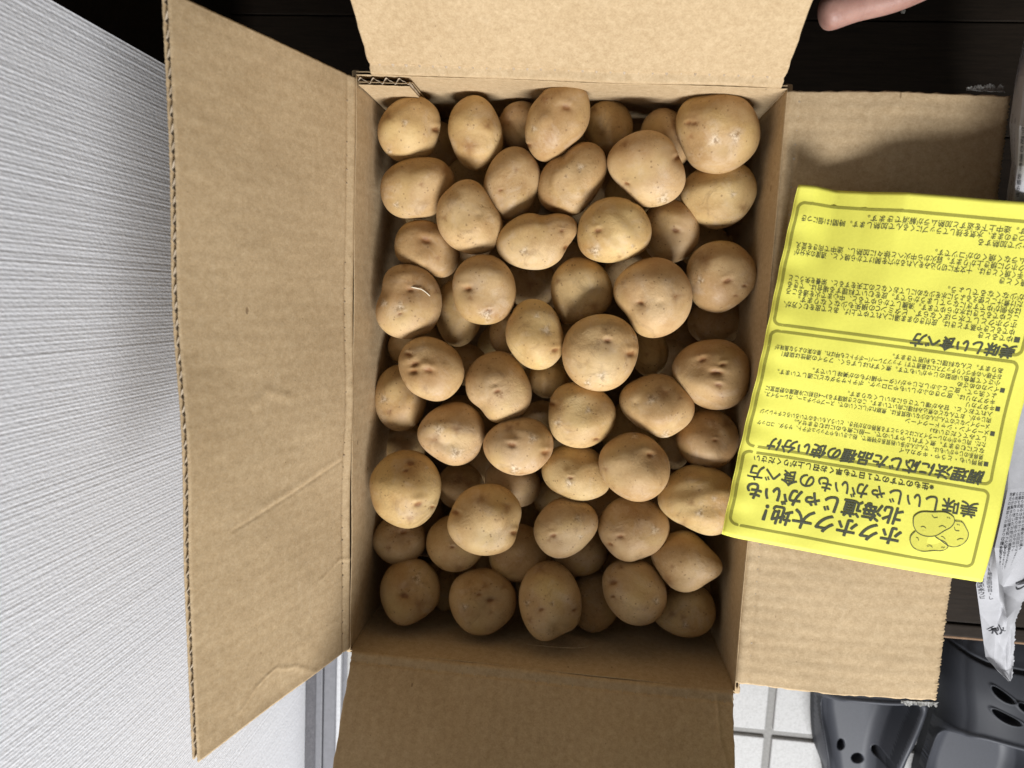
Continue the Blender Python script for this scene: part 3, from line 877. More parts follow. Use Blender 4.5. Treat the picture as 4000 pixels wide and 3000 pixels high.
def cube_sphere(n):
    bm = bmesh.new()
    bmesh.ops.create_cube(bm, size=2)
    bmesh.ops.subdivide_edges(bm, edges=bm.edges[:], cuts=n - 1, use_grid_fill=True)
    V = np.array([v.co[:] for v in bm.verts])
    x, y, z = V.T
    x2, y2, z2 = x * x, y * y, z * z
    S = np.stack([x * np.sqrt(1 - y2 / 2 - z2 / 2 + y2 * z2 / 3), y * np.sqrt(1 - z2 / 2 - x2 / 2 + z2 * x2 / 3), z * np.sqrt(1 - x2 / 2 - y2 / 2 + x2 * y2 / 3)], -1)
    S /= np.linalg.norm(S, axis=1)[:, None]
    bm.verts.index_update()
    F = np.array([[v.index for v in f.verts] for f in bm.faces])
    bm.free()
    return S, F


CS_V, CS_F = cube_sphere(40)


def build_potatoes():
    items = []
    for r, lev, pts, feats, lab in PT:
        P = np.array([px(r, *q) for q in pts])
        Pn = np.roll(P, -1, 0)
        cr = P[:, 0] * Pn[:, 1] - Pn[:, 0] * P[:, 1]
        A = cr.sum() / 2
        c = ((P + Pn) * cr[:, None]).sum(0) / (6 * A)
        items.append(dict(r=r, P=P, c=c, rad=math.sqrt(abs(A) / math.pi), z=H - (lev - 0.010 if 0.045 < lev < 0.095 else lev - 0.020 if lev < 0.112 and lev > 0.095 else lev), feats=feats, lab=lab))
    def place(it):
        it['C'] = un(it['c'][0], it['c'][1], it['z'])
        it['dist'] = np.linalg.norm(it['C'] - CAM)
        d = (it['C'] - CAM) / it['dist']
        it['d'] = d
        # pixels to metres at that depth along the optical axis
        depth = -((it['C'] - CAM) @ RC)[2]
        it['m'] = depth / FPX
        it['R'] = it['rad'] * it['m']
    for it in items: place(it)
    # let the pile settle: lower ones give way downwards
    for it in items:
        if it['lab'] == DEEP: it['fix'] = True
    for _ in range(160):
        moved = False
        for i in range(len(items)):
            for j in range(i + 1, len(items)):
                a, b = items[i], items[j]
                if 'fix' in a or 'fix' in b: continue
                dd = np.linalg.norm(a['C'] - b['C'])
                need = (a['R'] + b['R']) * 0.64
                if dd < need:
                    lo = a if a['z'] < b['z'] else b
                    if lo['z'] > H - 0.118:
                        lo['z'] -= min(0.002, (need - dd) * 0.6)
                        place(lo)
                        moved = True
        if not moved: break
    up = RC @ np.array([0, 1.0, 0])
    for idx, it in enumerate(items):
        rs = np.random.RandomState(100 + idx)
        w = -it['d']                                     # towards the viewer
        u = np.cross(up, w); u /= np.linalg.norm(u)
        v = np.cross(w, u)
        # outline as radius over angle
        q = (it['P'] - it['c']) * it['m']
        ang = np.arctan2(-q[:, 1], q[:, 0])
        rr = np.hypot(q[:, 0], q[:, 1])
        o_ = np.argsort(ang)
        ang, rr = ang[o_], rr[o_]
        tt_ = np.linspace(-math.pi, math.pi, 257)[:-1]
        rad = np.interp(tt_, np.concatenate([ang - 2 * math.pi, ang, ang + 2 * math.pi]), np.tile(rr, 3))
        Fq = np.fft.rfft(rad)
        Fq *= np.exp(-(np.arange(len(Fq)) / 9.0) ** 4)
        Fe = Fq.copy(); Fe[3:] = 0
        rad = np.fft.irfft(Fq, 256)
        rade = np.fft.irfft(Fe, 256)
        n = CS_V
        th = np.arctan2(n[:, 1], n[:, 0])
        rho = np.hypot(n[:, 0], n[:, 1])
        ti = (th + math.pi) / (2 * math.pi) * 256
        i0 = np.floor(ti).astype(int) % 256
        f = ti - np.floor(ti)
        ra = rad[i0] * (1 - f) + rad[(i0 + 1) % 256] * f
        re = rade[i0] * (1 - f) + rade[(i0 + 1) % 256] * f
        k = np.clip((rho - 0.35) / 0.6, 0, 1)
        k = k * k * (3 - 2 * k)
        rr_ = re * (1 - k) + ra * k
        cd = it['R'] * rs.uniform(0.74, 0.88)
        Lc = np.stack([rho * rr_ * np.cos(th), rho * rr_ * np.sin(th), n[:, 2] * cd], -1)
        # broad lumps that keep the outline
        nrm = n.copy()
        lump = np.zeros(len(n))
        for _k in range(9):
            kv = rs.normal(size=3) * rs.uniform(1.6, 3.6)
            lump += np.sin(n @ kv + rs.uniform(0, 6.28)) * rs.uniform(0.4, 1)
        lump *= 0.0105 * it['R'] / 0.025 * 0.065 * (1 - 0.75 * k)
        Lc += nrm * lump[:, None]
        eye = np.zeros(len(n)); scar = np.zeros(len(n))
        R = it['R']
        feats = [(px(it['r'], a, b) - it['c'], s_ * ZS, kd) for a, b, s_, kd in it['feats']]
        front = n[:, 2] > -0.1
        for dq, rpx, kd in feats:
            ex, ey, er = dq[0] * it['m'], -dq[1] * it['m'], rpx * it['m']
            dx, dy = Lc[:, 0] - ex, Lc[:, 1] - ey
            d2 = np.hypot(dx, dy)
            wob = 1 + 0.25 * np.sin(3 * np.arctan2(dy, dx) + rs.uniform(0, 6.28)) + 0.15 * np.sin(7 * np.arctan2(dy, dx))
            if kd == 'e':
                # lens-shaped hollow with a brow above it
                a0 = rs.uniform(-0.4, 0.4)
                lx = dx * math.cos(a0) + dy * math.sin(a0)
                ly = -dx * math.sin(a0) + dy * math.cos(a0)
                de = np.hypot(lx / 1.35, ly / 0.75)
                g1 = np.exp(-(de / (er * 1.0)) ** 2) * front
                g2 = np.exp(-(d2 / (er * 2.6)) ** 2) * front
                brow = np.exp(-((lx / (er * 1.5)) ** 2 + ((ly - er * 1.1) / (er * 0.7)) ** 2)) * front
                Lc -= nrm * (np.exp(-(de / (er * 0.75)) ** 2) * front * er * 0.34 + g2 * er * 0.20)[:, None]
                Lc += nrm * (brow * er * 0.20)[:, None]
                eye = np.maximum(eye, np.clip(np.exp(-(de / (er * 0.60)) ** 2) * 1.15 + g2 * 0.30 * wob, 0, 0.95))
            elif kd == 's':
                g1 = np.clip(1.25 - d2 / (er * wob), 0, 1) * front
                rough_ = rs.rand(len(n)) * g1
                Lc += nrm * ((rough_ - 0.4 * g1) * er * 0.05)[:, None]
                scar = np.maximum(scar, g1 * 0.9)
            elif kd == 'd':
                g1 = np.exp(-(d2 / (er * 0.9)) ** 2) * front
                Lc -= nrm * (g1 * er * 0.25)[:, None]
            elif kd == 'l':
                g1 = np.exp(-(d2 / (er * 0.85)) ** 2) * front
                Lc += nrm * (g1 * er * 0.20)[:, None]
            elif kd == 'b':
                g1 = np.exp(-(d2 / (er * wob)) ** 2) * front
                eye = np.maximum(eye, g1 * 0.62)
                Lc -= nrm * (g1 * er * 0.08)[:, None]
        # a few unlisted small eyes elsewhere on the tuber
        for _k in range(5):
            e = rs.normal(size=3); e /= np.linalg.norm(e)
            if e[2] > 0.25: e[2] *= -1
            g1 = np.exp(-((np.arccos(np.clip(n @ e, -1, 1))) / 0.10) ** 2)
            Lc -= nrm * (g1 * R * 0.05)[:, None]
            eye = np.maximum(eye, g1 * 0.6)
        me = bpy.data.meshes.new("potato")
        me.vertices.add(len(Lc))
        me.vertices.foreach_set("co", Lc.astype(np.float32).ravel())
        me.loops.add(CS_F.size)
        me.loops.foreach_set("vertex_index", CS_F.ravel())
        me.polygons.add(len(CS_F))
        me.polygons.foreach_set("loop_start", np.arange(0, CS_F.size, 4))
        me.polygons.foreach_set("use_smooth", np.ones(len(CS_F), bool))
        for nm, arr in (("eye", eye), ("scar", scar)):
            at = me.attributes.new(nm, 'FLOAT', 'POINT')
            at.data.foreach_set("value", np.clip(arr, 0, 1).astype(np.float32))
        me.materials.append(POTATO)
        me.update()
        me.validate()
        o = bpy.data.objects.new("potato", me)
        COL.objects.link(o)
        o.matrix_world = Matrix([[u[i], v[i], w[i], it['C'][i]] for i in range(3)] + [[0, 0, 0, 1]])
        tag(o, it['lab'], "potato", "unlit potatoes deep in the box" if it['lab'] == DEEP else "potatoes filling the box")
        it['o'] = o
        it['frame'] = (u, v, w)
    return items


POTS = build_potatoes()


def tube(name, pts, radii, mat, parent=None, seg=8):
    V, F = [], []
    n = len(pts)
    for i, p in enumerate(pts):
        p = np.asarray(p)
        d = np.asarray(pts[min(i + 1, n - 1)]) - np.asarray(pts[max(i - 1, 0)])
        d = d / np.linalg.norm(d)
        a = np.cross(d, [0.3, 0.2, 0.9]); a /= np.linalg.norm(a)
        b = np.cross(d, a)
        for k in range(seg):
            q = 6.2832 * k / seg
            V.append(p + radii[i] * (a * math.cos(q) + b * math.sin(q)))
    for i in range(n - 1):
        for k in range(seg):
            j = (k + 1) % seg
            F.append((i * seg + k, i * seg + j, (i + 1) * seg + j, (i + 1) * seg + k))
    F.append(tuple(range(seg))[::-1]); F.append(tuple(range((n - 1) * seg, n * seg)))
    return mesh_obj(name, V, F, mat, parent)


# the thin white root thread of the dented potato
ROOTM = m_plain("root_thread", (0.72, 0.64, 0.50), 0.6, 0.2)
it = [i for i in POTS if i['lab'] and 'thin white root' in i['lab']][0]
me = it['o'].data
co = np.empty(len(me.vertices) * 3, np.float32); me.vertices.foreach_get("co", co); co = co.reshape(-1, 3)


def on_potato(it, x, y, lift):
    dq = (px(it['r'], x, y) - it['c']) * it['m']
    fr = co[:, 2] > 0
    j = np.argmin(np.hypot(co[:, 0] - dq[0], co[:, 1] + dq[1]) + (~fr) * 9)
    return (dq[0], -dq[1], co[j, 2] + lift)


pts = [on_potato(it, x, y, l) for x, y, l in ((505, 545, -.0006), (535, 553, .0006), (570, 560, .0008), (600, 566, .0011), (630, 585, .0009), (655, 605, .0007), (680, 628, .0006))]
o = tube("root_thread", pts, [.0006, .0005, .0005, .0004, .0004, .00035, .0003], ROOTM, it['o'])

# ------------------------------------------------------------------ the yellow leaflet
LW, LH = 0.148, 0.210
zc = dict(BR=H + 0.010, BL=H + 0.0075, TL=H + 0.017)
cBR, cBL, cTL = un(3837, 2273, zc['BR']), un(2828, 2092, zc['BL']), un(3120, 722, zc['TL'])
cTR = un(4170, 815, H + 0.026)
print("leaflet sides", np.linalg.norm(cBR - cBL), np.linalg.norm(cTL - cBL), np.linalg.norm(cTR - cBR), np.linalg.norm(cTR - cTL))


def leaf(u, v):
    """leaflet surface; u 0..1 along a printed line, v 0..1 down the printed page"""
    u, v = np.asarray(u, float), np.asarray(v, float)
    P = ((1 - u) * (1 - v))[..., None] * cBR + (u * (1 - v))[..., None] * cBL + (u * v)[..., None] * cTL + ((1 - u) * v)[..., None] * cTR
    z = 0.0015 * np.sin(u * 5 + v * 4) + 0.0012 * np.sin(v * 11 + u * 2)
    wave = np.interp(u, [0, .2, .42, .60, .72, .84, .93, 1.0], [.012, .010, .008, .006, -.004, -.008, -.001, .001])
    z = z + wave * np.clip((v - 0.55) / 0.45, 0, 1) ** 1.5
    z = z - 0.0045 * np.clip((u - 0.93) / 0.07, 0, 1) ** 2 * (1 - 0.5 * v)
    z = z + 0.0006 * np.sin(v * 70) * np.clip((u - 0.85) / 0.15, 0, 1)
    # crinkles
    z = z + 0.0004 * np.sin(u * 23 + 3 * np.sin(v * 9)) * np.sin(v * 17)
    P = P + z[..., None] * np.array([0, 0, 1.0])
    return P


leaflet = empty("leaflet", tuple(cBL * V3(1, 1, 0) + V3(0, 0, H)))
tag(leaflet, "folded bright yellow leaflet with upside down Japanese print lying on the right flap", "leaflet")
nu, nv = 80, 100
U, Vv_ = np.meshgrid(np.linspace(0, 1, nu), np.linspace(0, 1, nv), indexing='ij')
front = leaf(U, Vv_)
gap = 0.0012 * (1 - np.clip((U - 0.9) / 0.1, 0, 1) ** 3) + 0.0004
V_, F_ = slab(front, front - V3(0, 0, 0.00012))
o = mesh_obj("front_page", V_, F_, PAPER); put_under(o, leaflet)
back = leaf(U * 1.0, Vv_) + V3(0.0005, -0.0012, 0) - gap[..., None] * V3(0, 0, 1)
back += V3(0, 0, -0.0008) * (Vv_ < 0.1)[..., None]
V_, F_ = slab(back, back - V3(0, 0, 0.00012))
o = mesh_obj("back_page", V_, F_, PAPER); put_under(o, leaflet)
# rounded fold on the left long side
vv = np.linspace(0, 1, nv)
e1, e2 = front[-1], back[-1]
rings = []
for a in np.linspace(0, math.pi, 7):
    mid = (e1 + e2) / 2
    rings.append(mid + (e1 - mid) * math.cos(a) + V3(-1, 0.05, 0) * 0.0006 * math.sin(a))
G = np.stack(rings, 0)
V_, F_ = slab(G, G + V3(0.0001, 0, 0))
o = mesh_obj("fold", V_, F_, PAPER); put_under(o, leaflet)


def leaf_lift(u, v, lift):
    return leaf(u, v) + V3(0, 0, lift)


def ribbon_uv(pts, width, closed=False):
    """flat ribbon along page points (metres), as page coordinates"""
    p = np.array(pts, float)
    n = len(p)
    if closed:
        d = np.roll(p, -1, 0) - np.roll(p, 1, 0)
    else:
        d = np.gradient(p, axis=0)
    d /= np.linalg.norm(d, axis=1)[:, None] + 1e-12
    nn = np.stack([-d[:, 1], d[:, 0]], -1)
    wv = np.full(n, width / 2) if np.isscalar(width) else np.asarray(width) / 2
    A, B = p + nn * wv[:, None], p - nn * wv[:, None]
    V = np.concatenate([A, B])
    F = [(i, i + 1, n + i + 1, n + i) for i in range(n - 1)]
    if closed: F.append((n - 1, 0, n, 2 * n - 1))
    return V, F


def page_mesh(name, V2, F, mat, lift):
    V2 = np.asarray(V2)
    W3 = leaf_lift(V2[:, 0] / LW, V2[:, 1] / LH, lift)
    o = mesh_obj(name, W3, F, mat, None, smooth=False)
    put_under(o, leaflet)
    return o


def rrect(x0, x1, y0, y1, r, n=8, dens=0.004):
    pts = []
    for cx, cy, a0 in ((x1 - r, y1 - r, 0), (x0 + r, y1 - r, 90), (x0 + r, y0 + r, 180), (x1 - r, y0 + r, 270)):
        for k in range(n + 1):
            a = math.radians(a0 + 90 * k / n)
            pts.append((cx + r * math.cos(a), cy + r * math.sin(a)))
    out = []
    for i, p in enumerate(pts):
        q = pts[(i + 1) % len(pts)]
        m = max(1, int(math.hypot(q[0] - p[0], q[1] - p[1]) / dens))
        for k in range(m):
            out.append((p[0] + (q[0] - p[0]) * k / m, p[1] + (q[1] - p[1]) * k / m))
    return out


for (y0, y1) in ((0.038, 0.258), (0.276, 0.608), (0.626, 0.955)):
    V_, F_ = ribbon_uv(rrect(0.056 * LW, 0.984 * LW, y0 * LH, y1 * LH, 0.0035), 0.0016, True)
    page_mesh("printed_frame", V_, F_, OLIVE, 0.00012)


def text_mesh(body, size, bold=0.0, shear=0.0):
    cu = bpy.data.curves.new("t", 'FONT')
    cu.body = body
    cu.size = size
    cu.shear = shear
    cu.offset = bold
    cu.resolution_u = 3
    ob = bpy.data.objects.new("t", cu)
    COL.objects.link(ob)
    dg = bpy.context.evaluated_depsgraph_get()
    me = bpy.data.meshes.new_from_object(ob.evaluated_get(dg))
    V = np.array([v.co[:2] for v in me.vertices]).reshape(-1, 2)
    F = [tuple(p.vertices) for p in me.polygons]
    bpy.data.objects.remove(ob); bpy.data.curves.remove(cu); bpy.data.meshes.remove(me)
    return V, F


def page_text(name, body, u0, u1, v, size, bold=0.0, shear=0.0, mat=INK, lift=0.0002):
    """text line from u0 to u1 (fractions of the width) with its middle at v; bold strokes are widened by overprinting"""
    V, F = text_mesh(body, size, 0.0, shear)
    x0, x1 = V[:, 0].min(), V[:, 0].max()
    k = (u1 - u0) * LW / (x1 - x0)
    ym = (V[:, 1].min() + V[:, 1].max()) / 2
    X = u0 * LW + (V[:, 0] - x0) * k
    Y = v * LH - (V[:, 1] - ym) * k
    VV, FF, n = [], [], len(V)
    for i, (dx, dy) in enumerate(((0, 0), (1, 0), (-1, 0), (0, .8), (0, -.8), (.7, .55), (-.7, -.55), (.7, -.55), (-.7, .55)) if bold else ((0, 0),)):
        VV.append(leaf_lift((X + dx * bold) / LW, (Y + dy * bold) / LH, lift + i * 0.000012))
        FF += [tuple(j + n * i for j in f) for f in F]
    o = mesh_obj(name, np.concatenate(VV), FF, mat, None, smooth=False)
    put_under(o, leaflet)
    return o


page_text("title_lettering", "ホクホク大地！", 0.340, 0.866, 0.088, 0.011, 0.00034, 0.12)
page_text("title_lettering", "北海道じゃがいも", 0.348, 0.946, 0.145, 0.011, 0.00034, 0.12)
page_text("title_lettering", "美味しいじゃがいもの食べ方", 0.085, 0.955, 0.1985, 0.010, 0.00016)
page_text("note_lettering", "※生ものですので１日でも早くお召し上がりください", 0.255, 0.945, 0.2415, 0.0045, 0.00005)
page_text("heading_lettering", "調理法に応じた品種の使い分け", 0.085, 0.905, 0.2895, 0.0085, 0.00027, 0.22)
page_text("heading_lettering", "美味しい食べ方", 0.075, 0.455, 0.6320, 0.0085, 0.00027, 0.22)
BODY2 = ["■男爵いも・とうや・キタカムイ", "　男爵系のじゃがいもは、でんぷんが多い粉質系が特徴で、粉ふきいもやマッシュポテト、サラダ、コロッケ",
 "　などにむきます。煮くずれしやすいので、一般に煮ものにはむきません。", "　ただ、肉じゃがやカレーライスにはとろっとする男爵の方が好き、という人もいるのでいろいろとチャレンジ",
 "　してみてくださいね♪", "■メークイン・シャドークイーン", "　メークインなどのでんぷんの少ない粘質系は、煮崩れがしにくいので、スープやシチュー、カレーライス、",
 "　肉じゃが、おでんなどの煮込み料理に向いています。このとき調理する3～4日前に冷蔵庫の野菜室に", "　入れておくと、甘みが増してさらにおいしくなります。",
 "■キタアカリ", "　キタアカリは、皮つきのふかしいもやコロッケ、ポテトサラダなどに適しています。", "　よく洗って、皮ごとふかしたじゃがバターや揚げものが美味しいです。",
 "■インカのめざめ", "　小さくて黄色い卵型のじゃがいもです。煮くずれはしずらく、フライの適性は抜群！", "　お子様への手づくりチップスには最適です！ナッツフレーバーポテトとも呼ばれ、栗の実のような風味が",
 "　あります。どんな料理にも利用できます。"]
BODY3 = ["■ゆでるとき", "　ゆでるときや蒸すときは、皮付きのまま湯に入れてゆで上げ、あとで皮をむく方が、", "　ホクホクとして水っぽくならず、ビタミンCの損失も少なくなります。",
 "　ことゆでるときは水からゆでます。沸騰してからゆでると、中心まで火を通るころ", "　は外側がゆですぎになってしまうからです。皮をむいて料理する場合は、できる",
 "　だけ煮汁ごと使えるように水を少なめにしておくなどの工夫をすると、栄養を失うこと", "　が少なくなるでしょう。", "",
 "■焼くとき", "　上手く焼くときは、十文字に切り込みを入れるか穴を開けてから焼くと、適度の水分が", "　ホクホクに焼き上がります。弱火から中火へと徐々に加熱し、途中で向きを変え",
 "　てムラなく焼くのがコツです。", "", "■レンジで加熱する", "　て皮つきのまま、水気を残してラップにくるんで加熱します。時間は1個につき", "　分です。途中上下を返すと加熱ムラが解消できます。"]


def body_lines(lines, v0, dv, size, u0):
    VV, FF, base = [], [], 0
    for k, ln in enumerate(lines):
        if not ln: continue
        V, F = text_mesh(ln.replace("　", ""), size, 0.0)
        if len(V) == 0: continue
        ind = 0.024 * LW if ln[0] == "　" else 0.0
        X = u0 * LW + ind + V[:, 0] * 0.985
        keep = X.max()
        if keep > 0.962 * LW:
            X = u0 * LW + ind + (X - u0 * LW - ind) * (0.962 * LW - u0 * LW - ind) / (keep - u0 * LW - ind)
        Y = (v0 + dv * k) * LH - V[:, 1]
        VV.append(np.stack([X, Y], -1)); FF += [tuple(i + base for i in f) for f in F]; base += len(V)
    page_mesh("body_lettering", np.concatenate(VV), FF, INK, 0.0002)


body_lines(BODY2, 0.3350, 0.01680, 0.00335, 0.075)
body_lines(BODY3, 0.6720, 0.01780, 0.00395, 0.070)

# printed potato drawing: outlines traced on the page
WV, HV = np.array([-1860., -340.]), np.array([535., -2527.])
MI = np.linalg.inv(np.stack([WV, HV], -1))


def zpt(x, y):
    uv = MI @ (np.array([x, y], float) - np.array([1915., 1525.]))
    return (uv[0] * LW, uv[1] * LH * 0.97)


def smooth_line(pts, closed, n=8):
    P = np.array(pts, float)
    m = len(P)
    out = []
    for i in range(m if closed else m - 1):
        p0, p1, p2, p3 = (P[(i - 1) % m], P[i], P[(i + 1) % m], P[(i + 2) % m]) if closed else (P[max(i - 1, 0)], P[i], P[i + 1], P[min(i + 2, m - 1)])
        for k in range(n):
            t = k / n
            out.append(0.5 * ((2 * p1) + (-p0 + p2) * t + (2 * p0 - 5 * p1 + 4 * p2 - p3) * t * t + (-p0 + 3 * p1 - 3 * p2 + p3) * t ** 3))
    if not closed: out.append(P[-1])
    return out


Pa = [(1420,1060),(1430,1015),(1480,985),(1560,985),(1640,985),(1695,1015),(1705,1055),(1680,1095),(1630,1125),(1570,1160),(1500,1163),(1450,1140),(1425,1100)]
Pb = [(1705,1050),(1760,1060),(1790,1110),(1805,1150),(1790,1200),(1740,1240),(1680,1245),(1630,1215),(1600,1190),(1565,1163)]
Pc = [(1430,1130),(1400,1165),(1395,1210),(1420,1255),(1480,1280),(1560,1275),(1620,1275),(1660,1248),(1640,1210),(1590,1185),(1565,1163)]
strokes = [[(1550,1005),(1565,1025),(1590,1022)], [(1470,1095),(1490,1092),(1505,1105)], [(1595,1095),(1620,1085),(1645,1100)], [(1705,1095),(1712,1120),(1740,1125)],
           [(1610,1165),(1625,1170),(1640,1188)], [(1725,1195),(1745,1185),(1770,1188)], [(1510,1245),(1530,1236),(1550,1248)], [(1435,1175),(1448,1180),(1452,1198)],
           [(1655,1020),(1662,1030)], [(1668,1022),(1676,1033)], [(1722,1072),(1730,1080)], [(1735,1074),(1742,1084)], [(1615,1255),(1622,1246)], [(1628,1257),(1636,1247)]]
fillp = smooth_line([zpt(*p) for p in Pa], True)
for P in (Pc + [(1500, 1120)], Pb + [(1630, 1125), (1680, 1095)]):
    L_ = [zpt(*p) for p in P]
    page_mesh("drawn_potato_tint", L_, [tuple(range(len(L_)))], TINT, 0.00032)
page_mesh("drawn_potato_tint", fillp, [tuple(range(len(fillp)))], TINT, 0.00036)
VV, FF, b_ = [], [], 0
for P, cl, w in [(Pa, True, .00042), (Pb, False, .00042), (Pc, False, .00042)] + [(s_, False, .00036) for s_ in strokes]:
    V_, F_ = ribbon_uv(smooth_line([zpt(*p) for p in P], cl), w, cl)
    VV.append(V_); FF += [tuple(i + b_ for i in f) for f in F_]; b_ += len(V_)
page_mesh("drawn_potato_lines", np.concatenate(VV), FF, INK, 0.00048)

# ------------------------------------------------------------------ crumpled newspaper at the right
R_ = -0.0
NET = [  # rows from the far end to the torn tip: five (px, py, height over floor)
 [(4030, 90, .04), (4015, 80, .14), (4040, 90, .165), (4120, 100, .17), (4400, 120, .10)],
 [(3990, 300, .06), (3968, 300, .190), (3999, 300, .225), (4070, 310, .235), (4400, 300, .26)],
 [(3975, 480, .06), (3942, 480, .196), (3982, 490, .232), (4040, 500, .245), (4400, 500, .28)],
 [(3975, 640, .06), (3950, 640, .196), (3974, 650, .226), (4010, 650, .236), (4400, 650, .28)],
 [(3965, 800, .04), (3928, 800, .186), (3956, 810, .206), (4010, 800, .212), (4400, 800, .27)],
 [(3960, 1300, .04), (3930, 1300, .165), (3970, 1300, .18), (4050, 1300, .19), (4400, 1300, .25)],
 [(3930, 1900, .03), (3895, 1900, .16), (3935, 1910, .170), (4020, 1900, .160), (4400, 1900, .08)],
 [(3890, 2120, .03), (3858, 2120, .140), (3885, 2140, .165), (4000, 2130, .145), (4300, 2120, .06)],
 [(3840, 2280, .04), (3812, 2280, .125), (3898, 2270, .135), (3918, 2290, .110), (4060, 2270, .12)],
 [(3850, 2390, .05), (3826, 2385, .115), (3905, 2380, .112), (3932, 2408, .118), (3998, 2345, .105)],
 [(3850, 2490, .05), (3838, 2480, .105), (3888, 2480, .100), (3930, 2470, .100), (3966, 2428, .103)],
 [(3856, 2560, .06), (3849, 2562, .098), (3880, 2568, .086), (3928, 2560, .088), (3962, 2540, .094)],
 [(3890, 2606, .07), (3886, 2604, .092), (3906, 2612, .083), (3930, 2610, .082), (3957, 2610, .090)],
 [(3940, 2662, .085), (3940, 2660, .087), (3944, 2661, .086), (3948, 2660, .086), (3955, 2645, .088)],
]
NETW = np.array([[un(a, b, c) for a, b, c in row] for row in NET])
NR, NC = NETW.shape[:2]


def news(s, t):
    """s 0..NC-1 across, t 0..NR-1 along"""
    s, t = np.clip(np.asarray(s, float), 0, NC - 1), np.clip(np.asarray(t, float), 0, NR - 1)
    i = np.minimum(t.astype(int), NR - 2); j = np.minimum(s.astype(int), NC - 2)
    a, b = (t - i)[..., None], (s - j)[..., None]
    P = NETW[i, j] * (1 - a) * (1 - b) + NETW[i + 1, j] * a * (1 - b) + NETW[i, j + 1] * (1 - a) * b + NETW[i + 1, j + 1] * a * b
    fade = np.clip(np.minimum(s, NC - 1 - s) * 2, 0, 1) * np.clip(np.minimum(t, NR - 1 - t) * 1.2, 0, 1)
    z = 0.0015 * np.abs(np.sin(t * 1.3 + s * 1.7)) + 0.0009 * np.abs(np.sin(t * 2.3 - s * 2.1)) + 0.0004 * np.sin(s * 5.7 + t * 1.9)
    return P + (z * fade)[..., None] * np.array([-0.35, -0.1, 0.9])


ss, tt2 = np.meshgrid(np.linspace(0, NC - 1, 73), np.linspace(0, NR - 1, 209), indexing='ij')
G = news(ss, tt2)
rj = np.random.RandomState(8)
G[-1] += (rj.rand(209, 3) - 0.5) * 0.0014
V_, F_ = slab(G, G - V3(0, 0, 0.00018))
paper = empty("newspaper", tuple(un(4000, 1500, 0.0)))
tag(paper, "crumpled torn newspaper sticking out under the yellow leaflet at the right edge", "newspaper")
o = mesh_obj("sheet", V_, F_, NEWS, None, smooth=False); put_under(o, paper)


def news_text(body, s0, t0, size, ang, bold=0.00003, vertical=True, gapf=1.06):
    """column of characters starting at (s0, t0), in net units scaled to metres locally"""
    VV, FF, b = [], [], 0
    e = 0.05
    p = news(s0, t0)
    ds = (news(s0 + e, t0) - p) / e
    dt = (news(s0, t0 + e) - p) / e
    ls, lt = np.linalg.norm(ds), np.linalg.norm(dt)
    ca, sa = math.cos(ang), math.sin(ang)
    for k, ch in enumerate(body):
        V, F = text_mesh(ch, size, bold)
        if len(V) == 0: continue
        x = V[:, 0] - size * 0.5
        y = V[:, 1] - k * size * gapf if vertical else V[:, 1]
        if not vertical: x = x + k * size * gapf
        X = x * ca - y * sa
        Y = x * sa + y * ca
        VV.append(news(s0 + X / ls, t0 - Y / lt) + V3(-0.0004, 0, 0.0003))
        FF += [tuple(i + b for i in f) for f in F]; b += len(V)
    if VV:
        return np.concatenate(VV), FF
    return None


cols = []
rt = random.Random(4)
bodytxt = "この日は朝から雨が降り続いたが地元の農家らが集まり収穫を祝った取り組みは今年で十五回目となるコーチの指導で練習した選手は世界大会の日本代表に選ばれ開催地へ向かう"
for k in range(9):
    st = rt.randrange(0, 40)
    cols.append((bodytxt[st:st + 15], 2.22 + (k % 6) * 0.135, 6.12 + (k // 6) * 0.9, 0.0030, 0.0, 0.00002))
cols += [("15地世回の日・し", 1.62, 7.55, 0.0052, 0.0, 0.00002), ("区度戦本ワビ", 1.22, 7.9, 0.0050, 0.0, 0.00002),
         ("いた後に町でした人々も", 2.20, 7.0, 0.0029, 0.0, 0.00001), ("コーチから教わった練習", 2.52, 7.05, 0.0029, 0.0, 0.00001), ("した結果は上々で", 2.80, 7.05, 0.0029, 0.0, 0.00001),
         ("こ", 3.55, 8.15, 0.0095, 0.5, 0.0001), ("秋", 2.5, 9.9, 0.0115, 0.45, 0.00012),
         ("写真も多く寄せられた", 1.25, 1.9, 0.0030, 0, 0.00003), ("新しい町の話題を伝える", 1.55, 2.0, 0.0030, 0, 0.00003), ("市民が集う広場にて", 1.40, 3.05, 0.0034, 0, 0.00004),
         ("夏の催しの案内", 1.7, 3.1, 0.0034, 0, 0.00004), ("地域の声を聞く会", 1.2, 0.9, 0.0030, 0, 0.00003), ("毎週の連載", 2.3, 2.2, 0.0042, 0, 0.00005), ("お知らせ", 2.3, 3.3, 0.0045, 0, 0.00005)]
for body, s0, t0, size, ang, bd in cols:
    r = news_text(body, s0, t0, size, ang, bd)
    if r:
        o = mesh_obj("newsprint_column", r[0], r[1], NEWSINK, None, smooth=False); put_under(o, paper)


# ------------------------------------------------------------------ clogs on the tiles
def sdf_poly(X, Y, poly):
    P = np.array(poly); Q = np.roll(P, -1, 0)
    d = np.full(X.shape, 9.0); ins = np.zeros(X.shape, bool)
    for (ax, ay), (bx, by) in zip(P, Q):
        ex, ey = bx - ax, by - ay
        q = np.clip(((X - ax) * ex + (Y - ay) * ey) / (ex * ex + ey * ey + 1e-15), 0, 1)
        d = np.minimum(d, np.hypot(X - ax - q * ex, Y - ay - q * ey))
        c = ((ay > Y) != (by > Y)) & (X < (bx - ax) * (Y - ay) / (by - ay + 1e-15) + ax)
        ins ^= c
    return np.where(ins, -d, d)


